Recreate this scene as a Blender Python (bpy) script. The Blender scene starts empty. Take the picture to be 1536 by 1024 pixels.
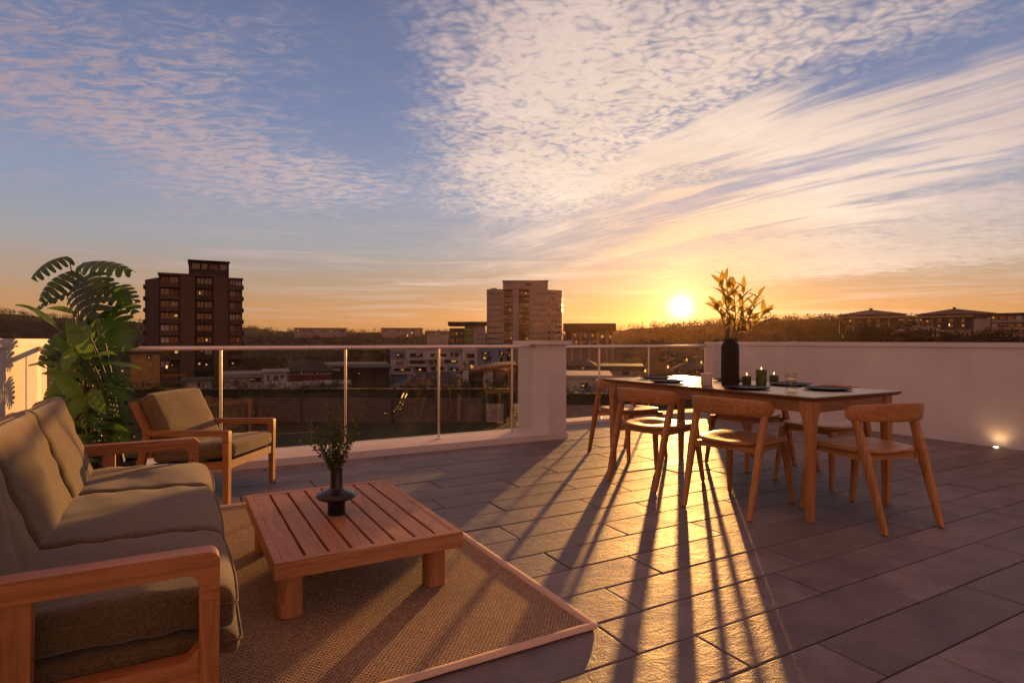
import bpy, bmesh, math, random
from mathutils import Vector, Matrix, noise

rnd = random.Random(11)
SC = bpy.context.scene
COL = SC.collection
PI = math.pi

# ------------------------------------------------------------------ camera frame
# world: X along the front railing, Y away from the house, Z up, terrace floor at z = 0
FOC, HOR, CAMH = 893.0, 510.0, 1.08
YAW = math.atan(498 / 893)
FX, FY = math.sin(YAW), math.cos(YAW)
RX, RY = math.cos(YAW), -math.sin(YAW)

def at(px, depth):
    """ground position (X, Y) seen at photo column px, 'depth' metres ahead"""
    r = (px - 768) / FOC * depth
    return depth * FX + r * RX, depth * FY + r * RY

def zat(py, depth):
    return CAMH - (py - HOR) / FOC * depth

cam = bpy.data.cameras.new('camera')
cam_o = bpy.data.objects.new('camera', cam)
COL.objects.link(cam_o)
cam_o.location = (0, 0, CAMH)
cam_o.rotation_euler = (PI / 2, 0, -YAW)
cam.sensor_width = 36
cam.lens = FOC / 1536 * 36
cam.shift_y = -2 / 1536
cam.clip_start = 0.02
cam.clip_end = 9000
SC.camera = cam_o

# ------------------------------------------------------------------ object helpers
def finish(name, bm, mat, parent=None, smooth=True, angle=35):
    me = bpy.data.meshes.new(name)
    bmesh.ops.recalc_face_normals(bm, faces=bm.faces[:])
    bm.to_mesh(me)
    bm.free()
    me.materials.append(mat)
    if smooth:
        me.shade_smooth()
        try:
            me.set_sharp_from_angle(angle=math.radians(angle))
        except Exception:
            pass
    o = bpy.data.objects.new(name, me)
    COL.objects.link(o)
    if parent:
        o.parent = parent
    return o

def raw(name, verts, faces, mat, parent=None, smooth=False):
    me = bpy.data.meshes.new(name)
    me.from_pydata(verts, [], faces)
    me.materials.append(mat)
    if smooth:
        me.shade_smooth()
    o = bpy.data.objects.new(name, me)
    COL.objects.link(o)
    if parent:
        o.parent = parent
    return o

def tag(o, label, cat, group=None):
    o['label'] = label
    o['category'] = cat
    if group:
        o['group'] = group
    return o

def thing(name, label, cat, loc=(0, 0, 0), rotz=0, group=None):
    o = bpy.data.objects.new(name, None)
    o.empty_display_size = 0.1
    COL.objects.link(o)
    o.location = loc
    o.rotation_euler = (0, 0, rotz)
    return tag(o, label, cat, group)

def struct(o, kind='structure'):
    o['kind'] = kind
    return o

def dup(root, loc, rotz, label, group=None, scale=None):
    r = root.copy()
    COL.objects.link(r)
    r.location = loc
    r.rotation_euler = (0, 0, rotz)
    if scale:
        r.scale = scale
    r['label'] = label
    if group:
        r['group'] = group
    for ch in list(root.children):
        c = ch.copy()
        COL.objects.link(c)
        c.parent = r
        for g in ch.children:
            d = g.copy()
            COL.objects.link(d)
            d.parent = c
    return r

def box(bm, x0, x1, y0, y1, z0, z1):
    v = [bm.verts.new((x, y, z)) for x in (x0, x1) for y in (y0, y1) for z in (z0, z1)]
    for f in ((0, 1, 3, 2), (4, 6, 7, 5), (0, 4, 5, 1), (2, 3, 7, 6), (0, 2, 6, 4), (1, 5, 7, 3)):
        bm.faces.new([v[i] for i in f])

def bevel(bm, w, seg=2, angle=30):
    es = [e for e in bm.edges if len(e.link_faces) == 2 and e.calc_face_angle(0) > math.radians(angle)]
    if es:
        bmesh.ops.bevel(bm, geom=es, offset=w, segments=seg, affect='EDGES', profile=0.5, clamp_overlap=True)

def boxo(name, x0, x1, y0, y1, z0, z1, mat, parent=None, bev=0, seg=2):
    bm = bmesh.new()
    box(bm, x0, x1, y0, y1, z0, z1)
    if bev:
        bevel(bm, bev, seg)
    return finish(name, bm, mat, parent)

def prism(bm, poly, plane, a, b):
    """extrude polygon (list of 2-tuples) given in 'xz','yz','xy' from a to b along the third axis"""
    def mk(p, q):
        if plane == 'xz':
            return (p[0], q, p[1])
        if plane == 'yz':
            return (q, p[0], p[1])
        return (p[0], p[1], q)
    v0 = [bm.verts.new(mk(p, a)) for p in poly]
    v1 = [bm.verts.new(mk(p, b)) for p in poly]
    n = len(poly)
    bm.faces.new(v0)
    bm.faces.new(v1[::-1])
    for i in range(n):
        bm.faces.new((v0[i], v0[(i + 1) % n], v1[(i + 1) % n], v1[i]))

def rpoly(pts, seg=5):
    """polygon with rounded corners: pts = [(x, y, r)]"""
    out = []
    n = len(pts)
    for i in range(n):
        p = Vector(pts[i][:2])
        r = pts[i][2] if len(pts[i]) > 2 else 0
        if r <= 0:
            out.append(tuple(p))
            continue
        a = (Vector(pts[i - 1][:2]) - p).normalized()
        b = (Vector(pts[(i + 1) % n][:2]) - p).normalized()
        ang = a.angle(b)
        d = r / math.tan(ang / 2)
        s, e = p + a * d, p + b * d
        c = p + (a + b).normalized() * (r / math.sin(ang / 2))
        va, vb = s - c, e - c
        tot = math.atan2(va.x * vb.y - va.y * vb.x, va.dot(vb))
        for k in range(seg + 1):
            t = tot * k / seg
            out.append((c.x + va.x * math.cos(t) - va.y * math.sin(t), c.y + va.x * math.sin(t) + va.y * math.cos(t)))
    return out

def frames(pts):
    pts = [Vector(p) for p in pts]
    n = len(pts)
    T = []
    for i in range(n):
        d = pts[min(i + 1, n - 1)] - pts[max(i - 1, 0)]
        T.append(d.normalized() if d.length > 1e-9 else Vector((0, 0, 1)))
    up = Vector((0, 0, 1)) if abs(T[0].z) < 0.9 else Vector((1, 0, 0))
    N = [(up - T[0] * up.dot(T[0])).normalized()]
    for i in range(1, n):
        v = N[-1] - T[i] * N[-1].dot(T[i])
        N.append(v.normalized())
    return pts, T, N

def tube(bm, pts, rad, n=8, cap=True):
    pts, T, N = frames(pts)
    rings = []
    for i, p in enumerate(pts):
        r = rad[i] if isinstance(rad, (list, tuple)) else rad
        B = T[i].cross(N[i])
        rings.append([bm.verts.new(p + (N[i] * math.cos(2 * PI * k / n) + B * math.sin(2 * PI * k / n)) * r) for k in range(n)])
    for i in range(len(rings) - 1):
        for k in range(n):
            bm.faces.new((rings[i][k], rings[i][(k + 1) % n], rings[i + 1][(k + 1) % n], rings[i + 1][k]))
    if cap:
        bm.faces.new(rings[0][::-1])
        bm.faces.new(rings[-1])

def bar(bm, pts, sizes, n=16, e=4.5):
    """sweep with a rounded-rectangle section; sizes = [(half along x-ish, half along y-ish)], sections stay horizontal"""
    rings = []
    for p, (a, b) in zip(pts, sizes):
        p = Vector(p)
        ring = []
        for k in range(n):
            t = 2 * PI * (k + 0.5) / n
            c, s = math.cos(t), math.sin(t)
            q = (abs(c) ** e + abs(s) ** e) ** (-1 / e)
            ring.append(bm.verts.new((p.x + a * c * q, p.y + b * s * q, p.z)))
        rings.append(ring)
    for i in range(len(rings) - 1):
        for k in range(n):
            bm.faces.new((rings[i][k], rings[i][(k + 1) % n], rings[i + 1][(k + 1) % n], rings[i + 1][k]))
    bm.faces.new(rings[0][::-1])
    bm.faces.new(rings[-1])

def lathe(bm, prof, n=32, c=(0, 0, 0)):
    """prof = [(r, z)] bottom to top; r = 0 closes"""
    rings = []
    for r, z in prof:
        if r <= 1e-6:
            rings.append([bm.verts.new((c[0], c[1], c[2] + z))])
        else:
            rings.append([bm.verts.new((c[0] + r * math.cos(2 * PI * k / n), c[1] + r * math.sin(2 * PI * k / n), c[2] + z)) for k in range(n)])
    for a, b in zip(rings, rings[1:]):
        for k in range(n):
            k2 = (k + 1) % n
            if len(a) == 1 and len(b) == 1:
                continue
            if len(a) == 1:
                bm.faces.new((a[0], b[k2], b[k]))
            elif len(b) == 1:
                bm.faces.new((a[k], a[k2], b[0]))
            else:
                bm.faces.new((a[k], a[k2], b[k2], b[k]))

# ------------------------------------------------------------------ node helpers
class NT:
    def __init__(s, tree):
        s.t = tree
        tree.nodes.clear()
    def n(s, typ, props=None, **inp):
        nd = s.t.nodes.new(typ)
        for k, v in (props or {}).items():
            setattr(nd, k, v)
        for k, v in inp.items():
            key = int(k[1:]) if k[0] == '_' and k[1:].isdigit() else k.replace('_', ' ')
            s.set(nd.inputs[key], v)
        return nd
    def set(s, sock, v):
        if hasattr(v, 'is_output'):
            s.t.links.new(v, sock)
        elif isinstance(v, bpy.types.Node):
            s.t.links.new(v.outputs[0], sock)
        else:
            if isinstance(v, (tuple, list)) and len(v) == 3 and len(sock.default_value) == 4:
                v = (*v, 1)
            sock.default_value = v
    def m(s, op, a, b=0.0, c=0.0, clamp=False):
        nd = s.t.nodes.new('ShaderNodeMath')
        nd.operation = op
        nd.use_clamp = clamp
        for i, v in enumerate((a, b, c)):
            s.set(nd.inputs[i], v)
        return nd.outputs[0]
    def v(s, op, a, b=(0, 0, 0), scale=None):
        nd = s.t.nodes.new('ShaderNodeVectorMath')
        nd.operation = op
        s.set(nd.inputs[0], a)
        s.set(nd.inputs[1], b)
        if scale is not None:
            s.set(nd.inputs['Scale'], scale)
        return nd.outputs['Value'] if op in ('DOT_PRODUCT', 'LENGTH', 'DISTANCE') else nd.outputs[0]
    def mix(s, f, a, b, blend='MIX'):
        nd = s.t.nodes.new('ShaderNodeMix')
        nd.data_type = 'RGBA'
        nd.blend_type = blend
        s.set(nd.inputs[0], f)
        s.set(nd.inputs[6], a)
        s.set(nd.inputs[7], b)
        return nd.outputs[2]
    def ramp(s, f, stops, interp='LINEAR'):
        nd = s.t.nodes.new('ShaderNodeValToRGB')
        cr = nd.color_ramp
        cr.interpolation = interp
        while len(cr.elements) < len(stops):
            cr.elements.new(0.5)
        for e, (p, c) in zip(cr.elements, stops):
            e.position = p
            e.color = (*c, 1) if isinstance(c, (tuple, list)) else (c, c, c, 1)
        s.set(nd.inputs[0], f)
        return nd.outputs[0]
    def sstep(s, x, a, b):
        nd = s.t.nodes.new('ShaderNodeMapRange')
        nd.interpolation_type = 'SMOOTHSTEP'
        s.set(nd.inputs[0], x)
        nd.inputs[1].default_value = a
        nd.inputs[2].default_value = b
        return nd.outputs[0]
    def noise(s, vec, scale, detail=4, rough=0.55, dist=0.0, lac=2.0):
        nd = s.n('ShaderNodeTexNoise', Vector=vec, Scale=scale, Detail=detail, Roughness=rough, Distortion=dist)
        nd.inputs['Lacunarity'].default_value = lac
        return nd.outputs[0]
    def comb(s, x, y, z=0.0):
        return s.n('ShaderNodeCombineXYZ', X=x, Y=y, Z=z).outputs[0]
    def map(s, vec, scale=(1, 1, 1), rot=(0, 0, 0), loc=(0, 0, 0)):
        return s.n('ShaderNodeMapping', Vector=vec, Scale=scale, Rotation=rot, Location=loc).outputs[0]

def material(name):
    m = bpy.data.materials.new(name)
    m.use_nodes = True
    return m, NT(m.node_tree)

def principled(t, bump=None, bstr=0.3, bdist=0.01, **inp):
    p = t.n('ShaderNodeBsdfPrincipled', **inp)
    if bump is not None:
        b = t.n('ShaderNodeBump', Height=bump, Strength=bstr, Distance=bdist)
        t.set(p.inputs['Normal'], b)
    return p

def out(t, shader):
    o = t.n('ShaderNodeOutputMaterial')
    t.set(o.inputs['Surface'], shader)

def simple(name, col, rough=0.6, metal=0.0, var=0.12, scale=3.0, bump=0.0, bscale=40.0, spec=0.5):
    m, t = material(name)
    co = t.n('ShaderNodeTexCoord').outputs['Object']
    nz = t.noise(co, scale, 5)
    c = t.mix(t.sstep(nz, 0.3, 0.7), tuple(x * (1 - var) for x in col), tuple(min(1, x * (1 + var)) for x in col))
    p = principled(t, t.noise(co, bscale, 3) if bump else None, bump, 0.004, Base_Color=c, Roughness=rough, Metallic=metal, Specular_IOR_Level=spec)
    out(t, p)
    return m
# ------------------------------------------------------------------ sky and sun
SUN_AZ = math.radians(45)            # from +Y towards +X
SUN_EL = math.radians(3.1)
SUN = Vector((math.sin(SUN_AZ) * math.cos(SUN_EL), math.cos(SUN_AZ) * math.cos(SUN_EL), math.sin(SUN_EL)))

def build_sky():
    w = bpy.data.worlds.new('World')
    SC.world = w
    w.use_nodes = True
    t = NT(w.node_tree)
    d = t.v('NORMALIZE', t.n('ShaderNodeTexCoord').outputs['Generated'])
    sep = t.n('ShaderNodeSeparateXYZ', Vector=d)
    dz = sep.outputs[2]
    el = t.m('ARCSINE', dz)                                   # radians
    f = t.v('DOT_PRODUCT', d, (FX, FY, 0))
    r = t.v('DOT_PRODUCT', d, (RX, RY, 0))
    az = t.m('ARCTAN2', r, f)                                 # azimuth, 0 = middle of the city view
    cs = t.v('DOT_PRODUCT', d, tuple(SUN))
    ang = t.m('ARCCOSINE', t.m('MINIMUM', cs, 1.0))           # angle from the sun
    sky = t.n('ShaderNodeTexSky', {'sky_type': 'NISHITA', 'sun_disc': False, 'sun_elevation': SUN_EL,
                                   'sun_rotation': SUN_AZ, 'air_density': 1.0, 'dust_density': 1.6, 'ozone_density': 2.2})
    nish = t.mix(1.0, sky.outputs[0], (0.10, 0.10, 0.10), 'MULTIPLY')
    # base sky colour by elevation (deg 0..60)
    e01 = t.m('DIVIDE', el, math.radians(60), clamp=True)
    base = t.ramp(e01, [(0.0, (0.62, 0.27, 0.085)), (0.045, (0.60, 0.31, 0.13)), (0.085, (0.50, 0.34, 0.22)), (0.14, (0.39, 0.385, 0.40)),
                        (0.22, (0.30, 0.35, 0.49)), (0.34, (0.20, 0.255, 0.43)), (0.55, (0.12, 0.15, 0.285)), (0.75, (0.28, 0.185, 0.19)), (1.0, (0.34, 0.19, 0.155))])  # overhead stops, out of view, warmed to add fill light
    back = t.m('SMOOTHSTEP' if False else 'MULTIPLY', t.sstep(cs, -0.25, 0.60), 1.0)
    base = t.mix(1.0, base, t.mix(back, (2.35, 1.32, 0.92), (1, 1, 1)), 'MULTIPLY')  # unseen sky away from the sun brightened and warmed to fill the terrace
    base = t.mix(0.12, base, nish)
    # glow round the sun
    def expo(k, amp):
        return t.m('MULTIPLY', t.m('POWER', 2.718, t.m('MULTIPLY', ang, -k)), amp)
    low = t.m('POWER', 2.718, t.m('MULTIPLY', t.m('MAXIMUM', el, 0.0), -5.5))
    g1 = t.m('MULTIPLY', expo(4.2, 0.20), low)
    glow = t.v('SCALE', (1.0, 0.60, 0.20), scale=g1)
    glow = t.v('ADD', glow, t.v('SCALE', (1.0, 0.60, 0.21), scale=expo(21.0, 1.05)))
    glow = t.v('ADD', glow, t.v('SCALE', (1.0, 0.85, 0.5), scale=t.m('MULTIPLY', expo(150.0, 1.0), 11.0)))
    # ---------------------------------------------------------- clouds on a flat layer
    k = t.m('DIVIDE', 1.0, t.m('ADD', t.m('MAXIMUM', dz, 0.0), 0.07))
    qx = t.m('MULTIPLY', r, k)
    qy = t.m('MULTIPLY', f, k)
    q = t.comb(qx, qy, 0.0)
    warp = t.n('ShaderNodeTexNoise', Vector=q, Scale=0.55, Detail=1.0)
    wv = t.v('SCALE', t.v('SUBTRACT', warp.outputs['Color'], (0.5, 0.5, 0.5)), scale=0.9)
    qw = t.v('ADD', q, wv)
    fwarp = t.n('ShaderNodeTexNoise', Vector=q, Scale=7.0, Detail=1.0)
    qf = t.v('ADD', q, t.v('SCALE', t.v('SUBTRACT', fwarp.outputs['Color'], (0.5, 0.5, 0.5)), scale=0.10))

    ws = t.n('ShaderNodeSeparateXYZ', Vector=warp.outputs['Color'])
    fs = t.n('ShaderNodeSeparateXYZ', Vector=fwarp.outputs['Color'])
    azw = t.m('ADD', az, t.m('ADD', t.m('MULTIPLY', t.m('SUBTRACT', ws.outputs[0], 0.5), 0.38), t.m('MULTIPLY', t.m('SUBTRACT', fs.outputs[0], 0.5), 0.14)))
    elw = t.m('ADD', el, t.m('ADD', t.m('MULTIPLY', t.m('SUBTRACT', ws.outputs[1], 0.5), 0.12), t.m('MULTIPLY', t.m('SUBTRACT', fs.outputs[1], 0.5), 0.05)))

    def blob(px, py, sx, sy, rot=0.0):
        a0 = math.atan((px - 768) / FOC)
        e0 = math.atan((HOR - py) / FOC * math.cos(a0))
        da = t.m('SUBTRACT', azw, a0)
        de = t.m('SUBTRACT', elw, e0)
        c, s_ = math.cos(rot), math.sin(rot)
        u = t.m('ADD', t.m('MULTIPLY', da, c / (sx / FOC)), t.m('MULTIPLY', de, s_ / (sx / FOC)))
        v = t.m('ADD', t.m('MULTIPLY', da, -s_ / (sy / FOC)), t.m('MULTIPLY', de, c / (sy / FOC)))
        rr = t.m('ADD', t.m('MULTIPLY', u, u), t.m('MULTIPLY', v, v))
        return t.m('POWER', 2.718, t.m('MULTIPLY', rr, -1.0))
    def add(*xs):
        a = xs[0]
        for b in xs[1:]:
            a = t.m('ADD', a, b)
        return a
    def mul(a, b):
        return t.m('MULTIPLY', a, b)

    big = t.noise(qw, 0.9, 3, 0.6)                            # broad patchiness
    # 1: mackerel field, upper middle
    vor = t.n('ShaderNodeTexVoronoi', {'feature': 'SMOOTH_F1'}, Vector=t.map(qf, (1.0, 1.25, 1.0), (0, 0, 0.5)), Scale=31.0, Smoothness=0.55, Randomness=0.9)
    cells = t.m('SUBTRACT', 1.0, t.sstep(vor.outputs['Distance'], 0.20, 0.92))
    fine = t.noise(qf, 13.0, 6, 0.68)
    mack = t.m('ADD', mul(cells, 0.50), mul(t.sstep(fine, 0.28, 0.72), 0.46))
    m1 = add(mul(blob(650, 170, 170, 210), 0.42), mul(blob(830, 150, 185, 190), 0.95), mul(blob(870, 255, 200, 62, 0.05), 0.55), mul(blob(1000, 60, 330, 130), 0.62), mul(blob(1060, 175, 190, 80, 0.1), 0.5), mul(blob(1380, 15, 320, 75), 0.75))
    # 2: long streaks, right
    qs = t.v('ADD', q, t.v('SCALE', wv, scale=0.55))
    stv = t.map(t.n('ShaderNodeVectorRotate', {'rotation_type': 'Z_AXIS'}, Vector=qs, Angle=math.radians(-127)).outputs[0], (0.32, 2.1, 1.0))
    st = t.noise(stv, 1.7, 6, 0.62, 0.4)
    st2 = t.noise(stv, 7.5, 4, 0.6, 0.3)
    streak = t.m('ADD', mul(t.sstep(st, 0.36, 0.66), 0.75), mul(st2, 0.35))
    m2 = add(mul(blob(1230, 225, 470, 120, 0.12), 1.05), mul(blob(1000, 335, 330, 60, 0.1), 0.45), mul(blob(1500, 160, 260, 60, 0.05), 0.5), mul(blob(1060, 150, 200, 75, 0.15), 0.5))
    # 3: rippled bank low on the right and thin ribbons near the horizon
    rip = t.noise(t.map(qf, (6.0, 10.0, 1.0), (0, 0, 0.25)), 1.6, 4, 0.66)
    m3 = add(mul(blob(1420, 320, 260, 70, 0.1), 0.9), mul(blob(1150, 375, 300, 32), 0.55))
    # 4: pink patches, left
    lp = t.noise(t.map(qf, (5.4, 11.5, 1.0), (0, 0, -0.12)), 2.0, 5, 0.70, 0.3)
    m4 = add(mul(blob(130, 190, 330, 95, -0.18), 0.95), mul(blob(420, 262, 260, 38, -0.10), 0.72), mul(blob(60, 60, 320, 70, -0.1), 0.5), mul(blob(330, 80, 120, 60, 0.5), 0.38), mul(blob(560, 60, 240, 60, 0.0), 0.28))
    # 5: ribbons over the horizon, whole width
    rib = t.noise(t.comb(mul(az, 2.2), mul(el, 46.0), 0.0), 1.6, 5, 0.55, 0.5)
    m5 = mul(t.sstep(el, 0.012, 0.05), t.m('SUBTRACT', 1.0, t.sstep(el, 0.11, 0.22)))
    hole = add(mul(blob(1330, 108, 230, 24, 0.06), 0.5), mul(blob(540, 190, 150, 160, 0.2), 0.5), mul(blob(1060, 190, 110, 16, 0.05), 0.35), mul(blob(1500, 210, 160, 14, 0.15), 0.35))
    bg0 = t.m('SUBTRACT', big, 0.5)
    d1 = t.sstep(add(mul(m1, t.m('ADD', 0.30, mul(mack, 1.22))), mul(bg0, 2.0), mul(hole, -0.5)), 0.02, 1.70)
    d2 = t.sstep(add(mul(m2, t.m('ADD', 0.14, mul(streak, 1.45))), mul(bg0, 0.8), mul(hole, -0.5)), 0.22, 1.45)
    d3 = t.sstep(add(mul(m3, t.m('ADD', 0.1, mul(rip, 1.5))), mul(bg0, 0.6)), 0.25, 1.0)
    d4 = t.sstep(add(mul(m4, t.m('ADD', 0.12, mul(t.sstep(lp, 0.30, 0.72), 1.35))), mul(bg0, 1.0)), 0.10, 1.60)
    d5 = mul(t.sstep(rib, 0.46, 0.74), m5)
    d6 = t.sstep(add(t.noise(t.map(qw, (1.0, 3.2, 1)), 1.6, 4, 0.62), mul(hole, -0.15)), 0.50, 0.80)   # thin wisps elsewhere
    dens = t.m('MAXIMUM', t.m('MAXIMUM', t.m('MULTIPLY', d1, 0.92), mul(d2, 0.88)), t.m('MAXIMUM', mul(d3, 0.7), mul(d4, 0.74)))
    dens = t.m('MAXIMUM', dens, t.m('MAXIMUM', mul(d5, 0.62), mul(d6, 0.30)))
    dens = mul(dens, t.sstep(el, 0.004, 0.035))
    # cloud colour: sunset light, brighter and yellower towards the sun
    s01 = t.m('DIVIDE', ang, math.radians(75), clamp=True)
    ccol = t.ramp(s01, [(0.0, (1.2, 0.76, 0.34)), (0.10, (0.98, 0.69, 0.44)), (0.20, (1.02, 0.80, 0.63)), (0.38, (0.74, 0.575, 0.51)),
                        (0.55, (0.57, 0.425, 0.415)), (0.8, (0.46, 0.325, 0.35)), (1.0, (0.34, 0.24, 0.27))])
    shade = t.m('ADD', t.m('ADD', 0.80, mul(t.m('SUBTRACT', big, 0.5), 0.55)), mul(t.m('ADD', mul(fine, 0.5), mul(st2, 0.5)), 0.36))
    ccol = t.v('SCALE', ccol, scale=shade)
    ccol = t.mix(1.0, ccol, t.mix(back, (2.1, 1.15, 0.82), (1, 1, 1)), 'MULTIPLY')  # unseen clouds away from the sun get the same added fill
    col = t.mix(dens, base, ccol)
    col = t.v('ADD', col, glow)
    # below the horizon
    col = t.mix(t.sstep(el, -0.02, -0.004), (0.10, 0.07, 0.05), col)
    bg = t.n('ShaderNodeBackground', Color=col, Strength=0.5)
    o = t.n('ShaderNodeOutputWorld')
    t.set(o.inputs['Surface'], bg)
    w.cycles.sampling_method = 'MANUAL'
    w.cycles.sample_map_resolution = 512

build_sky()
sun = bpy.data.lights.new('sun', 'SUN')
sun.energy = 4.4
sun.angle = math.radians(0.8)
sun.color = (1.0, 0.44, 0.12)
sun_o = bpy.data.objects.new('sun', sun)
COL.objects.link(sun_o)
sun_o.rotation_euler = (-SUN).to_track_quat('-Z', 'Y').to_euler()
SC.view_settings.view_transform = 'Standard'
SC.view_settings.look = 'None'
SC.view_settings.exposure = 1.0
SC.view_settings.gamma = 1.0
SC.render.film_transparent = False
SC.cycles.use_denoising = True
SC.cycles.max_bounces = 8
SC.cycles.transparent_max_bounces = 24
SC.cycles.sample_clamp_indirect = 4.0
# ------------------------------------------------------------------ materials
M = {}

def wood(name, axis, c0, c1, rough=0.42, rings=26.0, coat=0.0):
    """straight-grained timber, grain along the given local axis"""
    m, t = material(name)
    co = t.n('ShaderNodeTexCoord').outputs['Object']
    oi = t.n('ShaderNodeObjectInfo').outputs['Random']
    co = t.v('ADD', co, t.comb(t.m('MULTIPLY', oi, 7.3), t.m('MULTIPLY', oi, 3.1), t.m('MULTIPLY', oi, 5.7)))
    sc = {'x': (0.07, 1, 1), 'y': (1, 0.07, 1), 'z': (1, 1, 0.07)}[axis]
    g = t.map(co, sc)
    w1 = t.noise(g, 9.0, 3, 0.5, 0.6)
    fib = t.noise(g, 150.0, 4, 0.65)
    ring = t.m('FRACT', t.m('MULTIPLY', w1, rings * 0.35))
    ring = t.m('MULTIPLY', t.sstep(ring, 0.0, 0.85), t.m('SUBTRACT', 1.0, t.sstep(ring, 0.9, 1.0)))
    f = t.m('ADD', t.m('MULTIPLY', ring, 0.24), t.m('MULTIPLY', fib, 0.72))
    pores = t.sstep(t.noise(t.map(co, tuple(x * 1.6 for x in sc)), 260.0, 2, 0.5), 0.60, 0.72)
    c = t.mix(t.sstep(f, 0.18, 0.80), c0, c1)
    c = t.mix(t.m('MULTIPLY', pores, 0.5), c, tuple(x * 0.35 for x in c0))
    big = t.noise(co, 2.2, 3)
    c = t.mix(t.m('MULTIPLY', t.sstep(big, 0.35, 0.7), 0.35), c, tuple(x * 0.62 for x in c1))
    c = t.v('SCALE', c, scale=t.m('ADD', 0.84, t.m('MULTIPLY', oi, 0.32)))
    knot = t.n('ShaderNodeTexVoronoi', Vector=t.map(co, tuple(x * 1.7 if x == 1 else 0.5 for x in sc)), Scale=3.4)
    c = t.mix(t.m('MULTIPLY', t.sstep(knot.outputs['Distance'], 0.085, 0.02), 0.75), c, tuple(x * 0.3 for x in c0))
    rg = t.m('ADD', rough - 0.06, t.m('MULTIPLY', fib, 0.16))
    p = principled(t, t.m('SUBTRACT', fib, t.m('MULTIPLY', pores, 0.7)), 0.25, 0.0015, Base_Color=c, Roughness=rg, Coat_Weight=coat, Coat_Roughness=0.25)
    out(t, p)
    return m

for ax in 'xyz':
    M['oak_' + ax] = wood('oiled_oak_' + ax, ax, (0.28, 0.115, 0.028), (0.50, 0.235, 0.070), 0.40)
    M['teak_' + ax] = wood('teak_' + ax, ax, (0.23, 0.090, 0.024), (0.43, 0.185, 0.058), 0.45)
    M['slat_' + ax] = wood('slat_timber_' + ax, ax, (0.30, 0.122, 0.042), (0.52, 0.248, 0.094), 0.50)

def fabric(name, c0, c1, scale=420.0):
    m, t = material(name)
    co = t.n('ShaderNodeTexCoord').outputs['Object']
    n1 = t.noise(t.map(co, (1, 0.45, 1)), scale, 2, 0.6)
    n2 = t.noise(t.map(co, (0.45, 1, 1)), scale, 2, 0.6)
    wv = t.m('MAXIMUM', n1, n2)
    big = t.noise(co, 5.0, 4, 0.6)
    mel = t.noise(co, 130.0, 3, 0.7)
    c = t.mix(t.sstep(t.m('ADD', t.m('MULTIPLY', mel, 0.7), t.m('MULTIPLY', big, 0.3)), 0.32, 0.68), c0, c1)
    c = t.mix(t.m('MULTIPLY', t.sstep(wv, 0.62, 0.45), 0.45), c, tuple(x * 0.45 for x in c0))
    h = t.m('ADD', wv, t.m('MULTIPLY', big, 1.5))
    p = principled(t, h, 0.5, 0.002, Base_Color=c, Roughness=0.92, Sheen_Weight=0.25, Sheen_Roughness=0.5, Specular_IOR_Level=0.2)
    out(t, p)
    return m

M['fabric'] = fabric('olive_fabric', (0.072, 0.051, 0.020), (0.150, 0.106, 0.045))
M['fabric_chair'] = fabric('taupe_fabric', (0.110, 0.078, 0.034), (0.215, 0.155, 0.075), 360.0)
M['webbing'] = simple('dark_webbing', (0.03, 0.024, 0.018), 0.9)

def plaster():
    m, t = material('white_render')
    co = t.n('ShaderNodeTexCoord').outputs['Object']
    n = t.noise(co, 1.1, 6, 0.6)
    fine = t.noise(co, 160.0, 4, 0.6)
    med = t.noise(co, 14.0, 5, 0.6)
    streak = t.noise(t.map(co, (6.0, 6.0, 0.35)), 2.2, 4, 0.6)
    c = t.mix(t.sstep(n, 0.3, 0.75), (0.56, 0.52, 0.48), (0.65, 0.61, 0.565))
    c = t.mix(t.m('MULTIPLY', t.sstep(streak, 0.55, 0.8), 0.32), c, (0.38, 0.33, 0.29))
    h = t.m('ADD', t.m('MULTIPLY', fine, 0.35), med)
    out(t, principled(t, h, 0.22, 0.004, Base_Color=c, Roughness=0.72, Specular_IOR_Level=0.3))
    return m
M['white'] = plaster()

def tile():
    m, t = material('slate_tile')
    co = t.n('ShaderNodeTexCoord').outputs['Object']
    at_ = t.n('ShaderNodeAttribute', {'attribute_name': 'tone'}).outputs['Fac']
    sh = t.comb(t.m('MULTIPLY', at_, 31.0), t.m('MULTIPLY', at_, 17.0), 0.0)
    c2 = t.v('ADD', co, sh)
    n = t.noise(c2, 3.2, 6, 0.62)
    slate = t.noise(t.map(c2, (1.0, 2.2, 1.0)), 11.0, 6, 0.65, 0.8)
    grit = t.noise(c2, 95.0, 4, 0.65)
    c = t.mix(t.sstep(n, 0.28, 0.72), (0.118, 0.112, 0.113), (0.212, 0.198, 0.196))
    c = t.v('SCALE', c, scale=t.m('ADD', 0.82, t.m('MULTIPLY', at_, 0.38)))
    c = t.mix(t.m('MULTIPLY', t.sstep(slate, 0.52, 0.70), 0.45), c, (0.10, 0.088, 0.088))
    blot = t.noise(co, 1.3, 5, 0.7)
    c = t.mix(t.m('MULTIPLY', t.sstep(blot, 0.52, 0.72), 0.40), c, (0.105, 0.088, 0.084))
    speck = t.sstep(t.noise(co, 46.0, 2, 0.6), 0.66, 0.74)
    c = t.mix(t.m('MULTIPLY', speck, 0.35), c, (0.05, 0.042, 0.04))
    h = t.m('ADD', t.m('MULTIPLY', slate, 1.0), t.m('MULTIPLY', grit, 0.40))
    rg = t.m('ADD', t.m('ADD', 0.40, t.m('MULTIPLY', n, 0.26)), t.m('MULTIPLY', at_, 0.06))
    out(t, principled(t, h, 0.60, 0.008, Base_Color=c, Roughness=rg, Specular_IOR_Level=0.32))
    return m
M['tile'] = tile()
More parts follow.
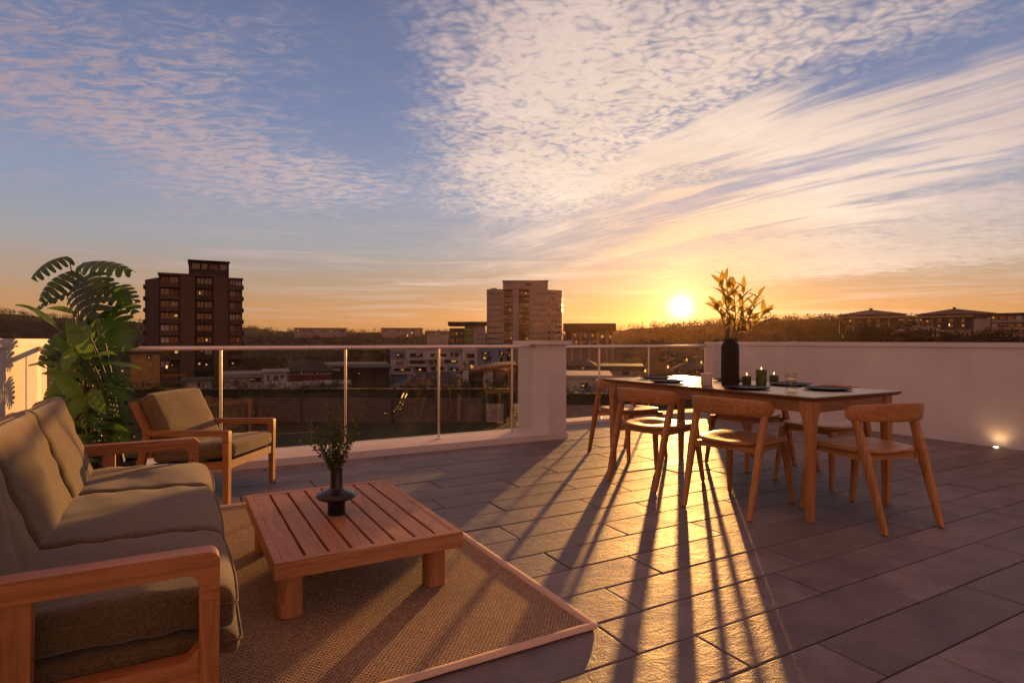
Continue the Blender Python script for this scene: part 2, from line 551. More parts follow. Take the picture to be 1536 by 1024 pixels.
M['grout'] = simple('grout', (0.022, 0.019, 0.018), 0.9, bump=0.3)

def rugmat():
    m, t = material('woven_jute')
    co = t.n('ShaderNodeTexCoord').outputs['Object']
    jit = t.n('ShaderNodeTexNoise', Vector=co, Scale=25.0, Detail=2.0)
    cj = t.v('ADD', co, t.v('SCALE', t.v('SUBTRACT', jit.outputs['Color'], (0.5, 0.5, 0.5)), scale=0.010))
    s2 = t.n('ShaderNodeSeparateXYZ', Vector=t.map(cj, (1, 1, 0)))
    row = t.m('FLOOR', t.m('MULTIPLY', s2.outputs[1], 1 / 0.0105))
    off = t.m('MULTIPLY', t.m('MODULO', t.m('ABSOLUTE', row), 2.0), 0.5)
    u = t.m('FRACT', t.m('ADD', t.m('MULTIPLY', s2.outputs[0], 1 / 0.017), off))
    v = t.m('FRACT', t.m('MULTIPLY', s2.outputs[1], 1 / 0.0105))
    def hump(x):
        a = t.m('SUBTRACT', t.m('MULTIPLY', x, 2.0), 1.0)
        return t.m('SUBTRACT', 1.0, t.m('POWER', t.m('ABSOLUTE', a), 2.4))
    hmp = t.m('MULTIPLY', hump(u), hump(v))
    strand = t.noise(t.map(co, (1, 3, 1)), 320.0, 3, 0.6)
    big = t.noise(co, 3.5, 4, 0.6)
    c = t.mix(t.sstep(t.noise(co, 70.0, 3, 0.7), 0.3, 0.7), (0.50, 0.355, 0.215), (0.76, 0.57, 0.37))
    c = t.mix(t.m('MULTIPLY', t.m('SUBTRACT', 1.0, t.sstep(hmp, 0.0, 0.45)), 0.72), c, (0.10, 0.055, 0.028))
    c = t.mix(t.m('MULTIPLY', t.sstep(big, 0.4, 0.7), 0.25), c, (0.38, 0.25, 0.15))
    h = t.m('ADD', hmp, t.m('MULTIPLY', strand, 0.25))
    out(t, principled(t, h, 1.0, 0.012, Base_Color=c, Roughness=0.9, Specular_IOR_Level=0.15))
    return m
M['rug'] = rugmat()
M['binding'] = fabric('cotton_binding', (0.54, 0.41, 0.28), (0.70, 0.56, 0.41), 500.0)

def glassmat(name, tint=(0.93, 0.95, 0.94), rough=0.0, ior=1.5, dust=False):
    m, t = material(name)
    lw = t.n('ShaderNodeLayerWeight', Blend=0.5).outputs['Facing']
    f0 = ((ior - 1) / (ior + 1)) ** 2
    fr = t.m('ADD', f0, t.m('MULTIPLY', t.m('POWER', lw, 5.0), 1 - f0))
    tr = t.n('ShaderNodeBsdfTransparent', Color=tint)
    gl = t.n('ShaderNodeBsdfGlossy', Color=(1, 1, 1), Roughness=rough)
    mx = t.n('ShaderNodeMixShader')
    t.set(mx.inputs[0], t.m('MULTIPLY', fr, 0.9))
    t.set(mx.inputs[1], tr)
    t.set(mx.inputs[2], gl)
    if dust:
        co = t.n('ShaderNodeTexCoord').outputs['Object']
        dn = t.m('ADD', t.m('MULTIPLY', t.sstep(t.noise(co, 2.2, 5, 0.65), 0.45, 0.75), 0.006), t.m('MULTIPLY', t.sstep(t.noise(co, 60.0, 3, 0.7), 0.66, 0.75), 0.015))
        df = t.n('ShaderNodeBsdfTranslucent', Color=(0.8, 0.78, 0.74))
        m2 = t.n('ShaderNodeMixShader')
        t.set(m2.inputs[0], dn)
        t.set(m2.inputs[1], mx)
        t.set(m2.inputs[2], df)
        mx = m2
    out(t, mx)
    return m
M['glass'] = glassmat('balustrade_glass', (0.90, 0.925, 0.915), dust=True)
M['tumbler'] = glassmat('drinking_glass', (0.93, 0.93, 0.92), 0.02)
M['steel'] = simple('satin_steel', (0.62, 0.59, 0.57), 0.30, 1.0, 0.05, 8.0)
M['vase_black'] = simple('black_ceramic', (0.012, 0.012, 0.013), 0.28, 0.0, 0.3, 20.0, 0.15, 60.0)
M['vase_brown'] = simple('dark_brown_ceramic', (0.020, 0.011, 0.007), 0.42, 0.0, 0.3, 20.0, 0.12, 60.0, 0.18)
M['plate'] = simple('charcoal_stoneware', (0.017, 0.014, 0.012), 0.55, 0.0, 0.3, 30.0, 0.1, 80.0, 0.25)
M['candle'] = simple('green_glass', (0.070, 0.095, 0.026), 0.25, 0.0, 0.2, 30.0)
M['wax'] = simple('candle_wax', (0.45, 0.42, 0.22), 0.45, 0.0, 0.1, 30.0)
M['frosted'] = simple('frosted_ceramic', (0.55, 0.47, 0.40), 0.55, 0.0, 0.1, 30.0)
M['water'] = glassmat('water', (0.90, 0.90, 0.88), 0.0, 1.33)
M['pot'] = simple('charcoal_pot', (0.045, 0.042, 0.040), 0.7, 0.0, 0.2, 8.0, 0.2)
M['soil'] = simple('soil', (0.022, 0.015, 0.010), 0.95, 0.0, 0.3, 40.0, 0.6)
M['stalk'] = simple('plant_stalk', (0.060, 0.070, 0.022), 0.5, 0.0, 0.25, 14.0)
M['twig'] = simple('twig_bark', (0.060, 0.040, 0.020), 0.7, 0.0, 0.25, 30.0)
M['bark'] = simple('tree_bark', (0.055, 0.040, 0.028), 0.9, 0.0, 0.3, 6.0, 0.5, 20.0)
M['rubber'] = simple('rubber', (0.012, 0.011, 0.010), 0.8)

def leafmat(name, c0, c1, rough=0.38, trans=0.35, tcol=None, scale=6.0, coat=0.0):
    m, t = material(name)
    co = t.n('ShaderNodeTexCoord').outputs['Object']
    tone = t.n('ShaderNodeAttribute', {'attribute_name': 'tone'}).outputs['Fac']
    n = t.noise(co, scale, 4, 0.6)
    c = t.mix(t.m('ADD', t.m('MULTIPLY', tone, 0.7), t.m('MULTIPLY', n, 0.4), 0.0, True), c0, c1)
    p = principled(t, t.noise(co, scale * 6, 3), 0.1, 0.002, Base_Color=c, Roughness=rough, Coat_Weight=coat, Coat_Roughness=0.2)
    tl = t.n('ShaderNodeBsdfTranslucent', Color=t.mix(0.6, c, tcol or c1))
    mx = t.n('ShaderNodeMixShader')
    t.set(mx.inputs[0], trans)
    t.set(mx.inputs[1], p)
    t.set(mx.inputs[2], tl)
    out(t, mx)
    return m
M['monstera'] = leafmat('split_leaf', (0.010, 0.034, 0.009), (0.030, 0.085, 0.018), 0.46, 0.18)
M['broadleaf'] = leafmat('broad_leaf', (0.060, 0.150, 0.016), (0.15, 0.29, 0.040), 0.34, 0.30, (0.16, 0.28, 0.04))
M['spray'] = leafmat('spray_leaf', (0.075, 0.085, 0.016), (0.18, 0.16, 0.035), 0.45, 0.58, (0.72, 0.52, 0.08))
M['sprig'] = leafmat('sprig_leaf', (0.050, 0.070, 0.016), (0.16, 0.18, 0.045), 0.5, 0.35)
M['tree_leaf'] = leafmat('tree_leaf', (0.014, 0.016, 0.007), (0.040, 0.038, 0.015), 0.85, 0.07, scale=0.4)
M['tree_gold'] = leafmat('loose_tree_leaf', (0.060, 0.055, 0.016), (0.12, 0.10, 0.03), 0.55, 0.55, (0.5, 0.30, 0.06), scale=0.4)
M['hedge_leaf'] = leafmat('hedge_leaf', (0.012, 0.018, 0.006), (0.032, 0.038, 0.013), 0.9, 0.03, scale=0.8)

def emit(name, col, strength):
    m, t = material(name)
    out(t, t.n('ShaderNodeEmission', Color=col, Strength=strength))
    return m
M['lit'] = emit('lit_window', (1.0, 0.44, 0.12), 0.42)
M['lit_dim'] = emit('dim_lit_window', (1.0, 0.40, 0.12), 0.09)
M['bulb'] = emit('bulb', (1.0, 0.50, 0.14), 1.1)
M['lamp_glow'] = emit('lamp_lens', (1.0, 0.70, 0.36), 14.0)
M['flame'] = emit('flame', (1.0, 0.62, 0.20), 2.5)
# ------------------------------------------------------------------ terrace floor
def build_floor():
    x0, x1, y0, y1 = -0.95, 7.2, -1.19, 6.30
    L, W, g = 1.03, 0.2475, 0.007
    offs = {0: .60, 1: .34, 2: .57, 3: .90, 4: .57, 5: .11, 6: .57, 7: .30, 8: .75, 9: .45, 10: .12, 11: .62, 12: .35, 13: .85, -1: .93, -2: .20}
    V, F, T = [], [], []
    k0 = math.floor((y0 - 1.33) / W) 
    for k in range(k0, 40):
        ya = 1.33 + k * W
        yb = ya + W
        if ya >= y1:
            break
        ya, yb = max(ya, y0), min(yb, y1)
        if yb - ya < 0.03:
            continue
        o = offs.get(k, rnd.random()) * L
        x = x0 - L + ((o - x0) % L)
        while x < x1:
            a, b = max(x, x0), min(x + L, x1)
            x += L
            if b - a < 0.03:
                continue
            tone = rnd.random()
            dz = rnd.uniform(-0.0012, 0.0012)
            tx, ty = rnd.uniform(-0.0016, 0.0016), rnd.uniform(-0.004, 0.004)
            mx, my = (a + b) / 2, (ya + yb) / 2
            base = len(V)
            for (ins, z) in ((g * 0.5, -0.009), (g * 0.5, -0.0030), (g * 0.5 + 0.0022, -0.0008), (g * 0.5 + 0.0055, 0.0)):
                for (px, py) in ((a + ins, ya + ins), (b - ins, ya + ins), (b - ins, yb - ins), (a + ins, yb - ins)):
                    V.append((px, py, z + dz + tx * (px - mx) + ty * (py - my)))
            for r in range(3):
                for i in range(4):
                    j = (i + 1) % 4
                    F.append((base + r * 4 + i, base + r * 4 + j, base + r * 4 + 4 + j, base + r * 4 + 4 + i))
            F.append((base + 12, base + 13, base + 14, base + 15))
            T += [tone] * 16
    o = raw('floor', V, F, M['tile'])
    o.data.attributes.new('tone', 'FLOAT', 'POINT').data.foreach_set('value', T)
    struct(o)
    b = boxo('floor_bed', x0, x1, y0, y1, -0.28, -0.0075, M['grout'])
    struct(b)
build_floor()
WALLX, RWX = -0.95, 7.2
boxo('terrace_base', -1.16, 7.42, -1.4, 7.05, -3.6, -0.29, M['white'])['kind'] = 'structure'

def parapet(name, label, x0, x1, y0, y1, h, cap, over, extra=None):
    t = thing(name, label, 'wall', ((x0 + x1) / 2, (y0 + y1) / 2, 0))
    cx, cy = (x0 + x1) / 2, (y0 + y1) / 2
    boxo('wall_body', x0 - cx, x1 - cx, y0 - cy, y1 - cy, -0.012 if extra is None else extra, h, M['white'], t, 0.008)
    boxo('coping', x0 - cx - over, x1 - cx + over, y0 - cy - over, y1 - cy + over, h + 0.001, h + cap, M['white'], t, 0.007)
    return t
parapet('parapet_wall', 'sunlit white parapet wall behind the sofa and the tall leafy plants', -1.15, -0.95, -1.2, 6.1, 1.035, 0.055, 0.018)
parapet('parapet_wall', 'long shaded white parapet wall beyond the dining table, with a small lamp at its foot', 7.205, 7.40, -1.2, 6.46, 1.005, 0.05, 0.02)
parapet('wall_pier', 'short white pier at the end of the glass railing, right behind the tall brown vase', 6.96, 7.20, 6.32, 6.455, 1.003, 0.048, 0.012)
# the pier between the two railings stands on the kerb
t = thing('wall_pier', 'white rendered pier with a flat cap standing between the two glass railings', 'wall', (3.60, 5.77, 0.066))
boxo('wall_body', -0.115, 0.115, -0.335, 0.33, 0, 0.966, M['white'], t, 0.006)
boxo('coping', -0.16, 0.16, -0.38, 0.38, 0.967, 1.006, M['white'], t, 0.006)
# low kerbs
k = boxo('kerb', -0.945, 3.73, 5.43, 5.99, -0.012, 0.065, M['white'], None, 0.007)
tag(k, 'wide low white kerb under the long glass railing, behind the armchair', 'kerb')
k = boxo('kerb', 3.74, 6.955, 6.305, 6.60, -0.012, 0.034, M['white'], None, 0.006)
tag(k, 'thin low white kerb under the short glass railing beyond the dining table', 'kerb')

def railing(label, xs, y, z0, ztop, xa, xb):
    t = thing('glass_railing', label, 'railing', ((xa + xb) / 2, y, z0))
    cx = (xa + xb) / 2
    bm = bmesh.new()
    prism(bm, rpoly([(y - y - 0.024, ztop - z0 - 0.038, 0.008), (0.024, ztop - z0 - 0.038, 0.008), (0.024, ztop - z0, 0.012), (-0.024, ztop - z0, 0.012)], 4), 'yz', xa - cx, xb - cx)
    finish('handrail', bm, M['steel'], t)
    for x in xs:
        bm = bmesh.new()
        tube(bm, [(x - cx, 0, 0.006), (x - cx, 0, ztop - z0 - 0.038)], 0.0125, 14)
        lathe(bm, [(0, 0), (0.034, 0), (0.034, 0.005), (0.030, 0.008), (0.0126, 0.008)], 20, (x - cx, 0, 0))
        finish('post', bm, M['steel'], t)
    edges = [xa] + [x for x in xs if xa + 0.1 < x < xb - 0.1] + [xb]
    for a, b in zip(edges, edges[1:]):
        boxo('glass_panel', a - cx + 0.022, b - cx - 0.022, -0.005, 0.005, 0.03, ztop - z0 - 0.045, M['glass'], t, 0.0015, 1)
    return t

def xat(px, y):
    a = (px - 768) / FOC
    return y / (FY + a * RY) * (FX + a * RX)
Y1, Y2 = 5.74, 6.45
railing('long glass railing with a steel handrail running from the plants to the white pier', [xat(150, Y1), xat(331, Y1), xat(518, Y1), xat(658, Y1), xat(768, Y1)], Y1, 0.065, 1.030, -0.945, 3.484)
railing('short glass railing with a steel handrail beyond the dining table, under the sun', [xat(899, Y2), xat(973, Y2), 6.94], Y2, 0.034, 1.015, 3.74, 6.955)

# small uplight at the foot of the right wall
t = thing('floor_lamp', 'tiny round lit uplight set in the floor at the foot of the long white wall', 'lamp', (7.12, 2.84, 0.001))
bm = bmesh.new()
lathe(bm, [(0.040, 0), (0.040, 0.008), (0.036, 0.012), (0.026, 0.012), (0.024, 0.006)], 28)
finish('rim', bm, M['steel'], t)
bm = bmesh.new()
lathe(bm, [(0, 0.018), (0.012, 0.016), (0.020, 0.011), (0.024, 0.004)], 24)
finish('lens', bm, M['lamp_glow'], t)
ld = bpy.data.lights.new('uplight', 'SPOT')
ld.energy = 0.4
ld.color = (1.0, 0.52, 0.20)
ld.spot_size = math.radians(150)
ld.spot_blend = 0.9
ld.shadow_soft_size = 0.02
lo = bpy.data.objects.new('uplight', ld)
COL.objects.link(lo)
lo.parent = t
lo.location = (0, 0, 0.05)
lo.rotation_euler = Vector((-0.35, 0, -1)).to_track_quat('Z', 'Y').to_euler()
# ------------------------------------------------------------------ soft goods
def cushion(name, sx, sy, sz, r, puff, seed, mat, parent, loc, rot=(0, 0, 0), cuts=26, wr=0.005, front_roll=0.0, ears=0.0, creases=(), pip=True):
    bm = bmesh.new()
    bmesh.ops.create_cube(bm, size=1.0)
    bmesh.ops.subdivide_edges(bm, edges=bm.edges[:], cuts=cuts, use_grid_fill=True)
    half = Vector((sx / 2, sy / 2, sz / 2))
    R = Vector((r, r, min(r, sz / 2 - 0.002)))
    off = Vector((seed * 3.7, seed * 1.9, seed * 5.3))
    for v in bm.verts:
        u = Vector((v.co.x * 2, v.co.y * 2, v.co.z * 2))
        # denser sampling at the rims
        u = Vector([math.copysign(1 - (1 - abs(c)) ** 1.35, c) for c in u])
        p = Vector((u.x * half.x, u.y * half.y, u.z * half.z))
        inner = Vector([max(-(half[i] - R[i]), min(half[i] - R[i], p[i])) for i in range(3)])
        d = p - inner
        if d.length > 1e-9:
            dn = Vector([d[i] / R[i] for i in range(3)])
            dn.normalize()
            p = inner + Vector([dn[i] * R[i] for i in range(3)])
        ex = 1 - min(1, abs(p.x / half.x)) ** 2.2
        ey = 1 - min(1, abs(p.y / half.y)) ** 2.2
        ez = 1 - min(1, abs(p.z / half.z)) ** 2
        sg = p.z / half.z
        nz = noise.noise(p * 3.2 + off) * 1.0 + noise.noise(Vector((p.x * 9, p.y * 4, p.z * 6)) + off) * 0.5
        p.z += sg * (puff * (ex ** 0.6) * (ey ** 0.6) + wr * nz * (0.4 + ex * ey))
        p.y += (p.y / half.y) * 0.007 * ex * ez
        p.x += (p.x / half.x) * 0.010 * ey * ez
        # pulled folds at the ends
        fold = math.sin(p.x * 55 + 3 * noise.noise(p * 6 + off)) * max(0, abs(p.y / half.y) - 0.62) / 0.38
        p.z += sg * 0.0034 * fold
        for (cy, dep, wid, slope) in creases:
            q = (p.y - cy - slope * p.x + 0.012 * noise.noise(Vector((p.x * 7, seed, 0)))) / wid
            if sg > 0:
                p.z -= dep * math.exp(-q * q) * (0.35 + 0.65 * ex)
        if ears:
            k = max(0, -p.x / half.x) ** 3 * max(0, abs(p.y) / half.y) ** 6
            p.x -= ears * k
        if front_roll:
            k = max(0, p.x / half.x - 0.55) / 0.45
            p.z -= front_roll * k * k
        v.co = p
    o = finish(name, bm, mat, parent, True, 180)
    o.location = loc
    o.rotation_euler = rot
    if pip:
        # welt seam round the rim
        bm = bmesh.new()
        a, b, rr = sx / 2 + 0.0035, sy / 2 + 0.0025, r
        ring = rpoly([(-a, -b, rr), (a, -b, rr), (a, b, rr), (-a, b, rr)], 6)
        pts = []
        n = len(ring)
        for i in range(n):
            p, q = Vector(ring[i]), Vector(ring[(i + 1) % n])
            steps = max(1, int((q - p).length / 0.05))
            for s_ in range(steps):
                pts.append(p.lerp(q, s_ / steps))
        P3 = []
        for p in pts:
            ey = 1 - min(1, abs(p.y / (sy / 2))) ** 2.2
            ex = 1 - min(1, abs(p.x / (sx / 2))) ** 2.2
            k = max(0, p.x / (sx / 2) - 0.55) / 0.45
            P3.append(Vector((p.x + math.copysign(0.010, p.x) * ey * 0.95, p.y + math.copysign(0.006, p.y) * ex, sz * 0.18 - front_roll * k * k + 0.002 * noise.noise(Vector((p.x * 8, p.y * 8, seed))))))
        P3.append(P3[0])
        tube(bm, P3, 0.0034, 6, False)
        finish('piping', bm, mat, o)
    return o

# ------------------------------------------------------------------ sofa
def build_sofa():
    ox, oy = -0.28, 2.43
    t = thing('sofa', 'long wooden-framed sofa with olive seat and back cushions along the sunlit left wall', 'sofa', (ox, oy, 0.0))
    for nm, ya, yb in (('near', 1.515, 1.567), ('far', 3.293, 3.345)):
        a, b = ya - oy, yb - oy
        bm = bmesh.new()
        prism(bm, rpoly([(-0.36, 0.553, 0.012), (0.318, 0.553, 0.028), (0.318, 0.49), (0.360, 0.49), (0.360, 0.600, 0.024), (-0.36, 0.600, 0.012)], 6), 'xz', a, b)
        bevel(bm, 0.007, 3, 50)
        finish('armrest', bm, M['teak_x'], t, True, 40)
        bm = bmesh.new()
        prism(bm, rpoly([(0.318, 0.0105), (0.353, 0.0105), (0.360, 0.4895), (0.318, 0.4895)], 4), 'xz', a, b)
        bevel(bm, 0.006, 3, 50)
        finish('leg', bm, M['teak_z'], t, True, 40)
        bm = bmesh.new()
        prism(bm, [(-0.032, 0.0105), (0.010, 0.0105), (0.018, 0.5525), (-0.032, 0.5525)], 'xz', a + 0.004, b - 0.004)
        bevel(bm, 0.006, 3, 50)
        finish('leg', bm, M['teak_z'], t, True, 40)
        bm = bmesh.new()
        prism(bm, rpoly([(0.019, 0.305), (0.290, 0.305, 0.02), (0.3175, 0.280), (0.3175, 0.388), (0.295, 0.360, 0.02), (0.019, 0.360)], 4), 'xz', a + 0.003, b - 0.003)
        bevel(bm, 0.005, 3, 50)
        finish('side_rail', bm, M['teak_x'], t, True, 40)
        boxo('side_rail', -0.33, -0.033, a + 0.003, b - 0.003, 0.305, 0.360, M['teak_x'], t, 0.005, 3)
    boxo('front_rail', 0.262, 0.300, 1.568 - oy, 3.292 - oy, 0.285, 0.336, M['teak_y'], t, 0.005, 3)
    bm = bmesh.new()
    box(bm, -0.29, 0.26, 1.575 - oy, 3.285 - oy, 0.322, 0.334)
    finish('seat_webbing', bm, M['webbing'], t)
    # leaning back frame
    bm = bmesh.new()
    for ya in (1.60, 2.02, 2.43, 2.84, 3.22):
        prism(bm, [(-0.235, 0.30), (-0.205, 0.30), (-0.330, 0.76), (-0.360, 0.76)], 'xz', ya - oy, ya - oy + 0.04)
    prism(bm, [(-0.334, 0.705), (-0.306, 0.705), (-0.322, 0.770), (-0.350, 0.770)], 'xz', 1.58 - oy, 3.28 - oy)
    bevel(bm, 0.004, 2, 50)
    finish('back_frame', bm, M['teak_z'], t)
    cushion('base_cushion', 0.60, 1.700, 0.056, 0.022, 0.003, 4.0, M['fabric'], t, (0.108, 2.43 - oy, 0.363), (0, 0, 0), wr=0.003, front_roll=0.018)
    for i, (ya, yb) in enumerate(((1.576, 2.105), (2.108, 2.762), (2.765, 3.284))):
        cushion('seat_cushion', 0.595, yb - ya - 0.004, 0.090, 0.024, 0.008, 1.3 + i, M['fabric'], t, (0.100, (ya + yb) / 2 - oy, 0.450), (0, math.radians(1.0), 0), wr=0.006, front_roll=0.014,
                creases=((0.16 * (i - 1), 0.004, 0.03, 0.5),))
    tilt = math.radians(71)
    for i, (ya, yb) in enumerate(((1.560, 2.095), (2.098, 2.690), (2.694, 3.300))):
        cushion('back_cushion', 0.380, yb - ya - 0.003, 0.120, 0.030, 0.012, 7.1 + i * 2.3, M['fabric'], t, (-0.168, (ya + yb) / 2 - oy, 0.622), (0, tilt, 0), wr=0.014, ears=0.03,
                creases=(((0.02, 0.013, 0.022, 0.18),) if i == 2 else ((0.10, 0.007, 0.035, -0.3),)))
    return t
build_sofa()

# ------------------------------------------------------------------ armchair
def build_armchair():
    t = thing('armchair', 'low wooden armchair with taupe cushions standing by the glass railing next to the leafy plants', 'armchair', (0.205, 4.755, 0.0), math.atan2(-0.55, 0.83))
    for sgn in (-1, 1):
        a, b = sorted((sgn * 0.290, sgn * 0.328))
        bm = bmesh.new()
        prism(bm, rpoly([(-0.235, 0.445), (0.262, 0.445, 0.020), (0.262, 0.40), (0.305, 0.40), (0.305, 0.488, 0.016), (-0.285, 0.478)], 5), 'xz', a, b)
        bevel(bm, 0.006, 3, 50)
        finish('armrest', bm, M['teak_x'], t, True, 40)
        bm = bmesh.new()
        prism(bm, [(0.268, 0.0), (0.300, 0.0), (0.305, 0.3995), (0.262, 0.3995)], 'xz', a, b)
        bevel(bm, 0.006, 3, 50)
        finish('leg', bm, M['teak_z'], t, True, 40)
        bm = bmesh.new()   # rear leg runs up into the back post
        prism(bm, rpoly([(-0.392, 0.0), (-0.355, 0.0), (-0.236, 0.455, 0.06), (-0.345, 0.672), (-0.388, 0.665), (-0.288, 0.458, 0.06)], 5), 'xz', a + 0.003, b - 0.003)
        bevel(bm, 0.006, 3, 50)
        finish('leg', bm, M['teak_z'], t, True, 40)
        bm = bmesh.new()
        prism(bm, [(-0.315, 0.185), (0.2615, 0.232), (0.2615, 0.282), (-0.300, 0.235)], 'xz', a + 0.005, b - 0.005)
        bevel(bm, 0.005, 3, 50)
        finish('side_rail', bm, M['teak_x'], t, True, 40)
    boxo('front_rail', 0.268, 0.298, -0.289, 0.289, 0.232, 0.284, M['teak_y'], t, 0.005, 3)
    bm = bmesh.new()
    for z, x in ((0.31, -0.262), (0.45, -0.278), (0.55, -0.322), (0.635, -0.360)):
        box(bm, x - 0.012, x + 0.008, -0.292, 0.292, z - 0.02, z + 0.02)
    bevel(bm, 0.004, 2)
    finish('back_slat', bm, M['teak_y'], t)
    boxo('seat_webbing', -0.26, 0.262, -0.284, 0.284, 0.236, 0.246, M['webbing'], t)
    cushion('seat_cushion', 0.565, 0.562, 0.095, 0.028, 0.010, 3.3, M['fabric_chair'], t, (0.022, 0, 0.325), (0, math.radians(-5.5), 0), wr=0.003)
    cushion('back_cushion', 0.405, 0.570, 0.100, 0.030, 0.012, 5.9, M['fabric_chair'], t, (-0.228, 0, 0.520), (0, math.radians(63.5), 0), wr=0.004)
build_armchair()

# ------------------------------------------------------------------ rug and coffee table
def build_rug():
    x0, x1, y0, y1 = -0.82, 1.37, 1.79, 4.27
    t = thing('rug', 'woven jute rug with a pale bound edge under the sofa and the slatted table', 'rug', ((x0 + x1) / 2, (y0 + y1) / 2, 0))
    a, b = (x1 - x0) / 2, (y1 - y0) / 2
    boxo('woven_field', -a + 0.012, a - 0.012, -b + 0.012, b - 0.012, 0.0025, 0.0100, M['rug'], t)
    bm = bmesh.new()
    ring = rpoly([(-a, -b, 0.02), (a, -b, 0.02), (a, b, 0.02), (-a, b, 0.02)], 4)
    n = len(ring)
    cs = [(0.021 * math.cos(k * 2 * PI / 10), 0.0092 * math.sin(k * 2 * PI / 10)) for k in range(10)]
    pts = []
    for i in range(n):
        p, q = Vector(ring[i]), Vector(ring[(i + 1) % n])
        st = max(1, int((q - p).length / 0.08))
        for s_ in range(st):
            pts.append(p.lerp(q, s_ / st))
    rings = []
    m = len(pts)
    for i, p in enumerate(pts):
        d = (pts[(i + 1) % m] - pts[i - 1]).normalized()
        nv = Vector((d.y, -d.x))
        w = 1 + 0.10 * noise.noise(Vector((p.x * 9, p.y * 9, 0)))
        c = p - nv * (0.013 + 0.003 * noise.noise(Vector((p.x * 2.2, p.y * 2.2, 4))))
        rings.append([bm.verts.new((c.x + nv.x * u * w, c.y + nv.y * u * w, 0.0098 + v * w)) for u, v in cs])
    for i in range(m):
        for k in range(10):
            bm.faces.new((rings[i][k], rings[i][(k + 1) % 10], rings[(i + 1) % m][(k + 1) % 10], rings[(i + 1) % m][k]))
    finish('binding', bm, M['binding'], t, True, 60)
build_rug()

def build_coffee_table():
    W, L, H, A = 0.375, 0.545, 0.268, 0.064
    t = thing('coffee_table', 'low square slatted timber coffee table with stout round legs standing on the rug', 'table', (0.675, 2.855, 0.0))
    bm = bmesh.new()
    box(bm, -W, W, -L, -L + 0.034, H - A, H)
    box(bm, -W, W, L - 0.034, L, H - A, H)
    box(bm, -W, -W + 0.030, -L + 0.0345, L - 0.0345, H - A, H)
    box(bm, W - 0.030, W, -L + 0.0345, L - 0.0345, H - A, H)
    bevel(bm, 0.0045, 3)
    finish('apron', bm, M['slat_x'], t)
    bm = bmesh.new()
    n = 8
    x0, x1, g = -W + 0.0315, W - 0.0315, 0.0125
    w = (x1 - x0 - g * (n - 1)) / n
    for i in range(n):
        xa = x0 + i * (w + g)
        box(bm, xa, xa + w, -L + 0.036, L - 0.036, H - 0.024 + rnd.uniform(-.0006, .0006), H - 0.0015 + rnd.uniform(-.0008, .0008))
    bevel(bm, 0.003, 2)
    finish('slatted_top', bm, M['slat_y'], t)
    bm = bmesh.new()
    for y in (-0.30, 0.0, 0.30):
        box(bm, -W + 0.031, W - 0.031, y - 0.03, y + 0.03, H - 0.050, H - 0.0255)
    finish('batten', bm, M['slat_x'], t)
    for sx in (-1, 1):
        for sy in (-1, 1):
            bm = bmesh.new()
            bar(bm, [(sx * 0.300, sy * 0.400, z) for z in (0.0105, 0.0145, H - A - 0.0005)], [(0.043, 0.043), (0.046, 0.046), (0.046, 0.046)], 36, 3.4)
            finish('leg', bm, M['slat_z'], t)
build_coffee_table()

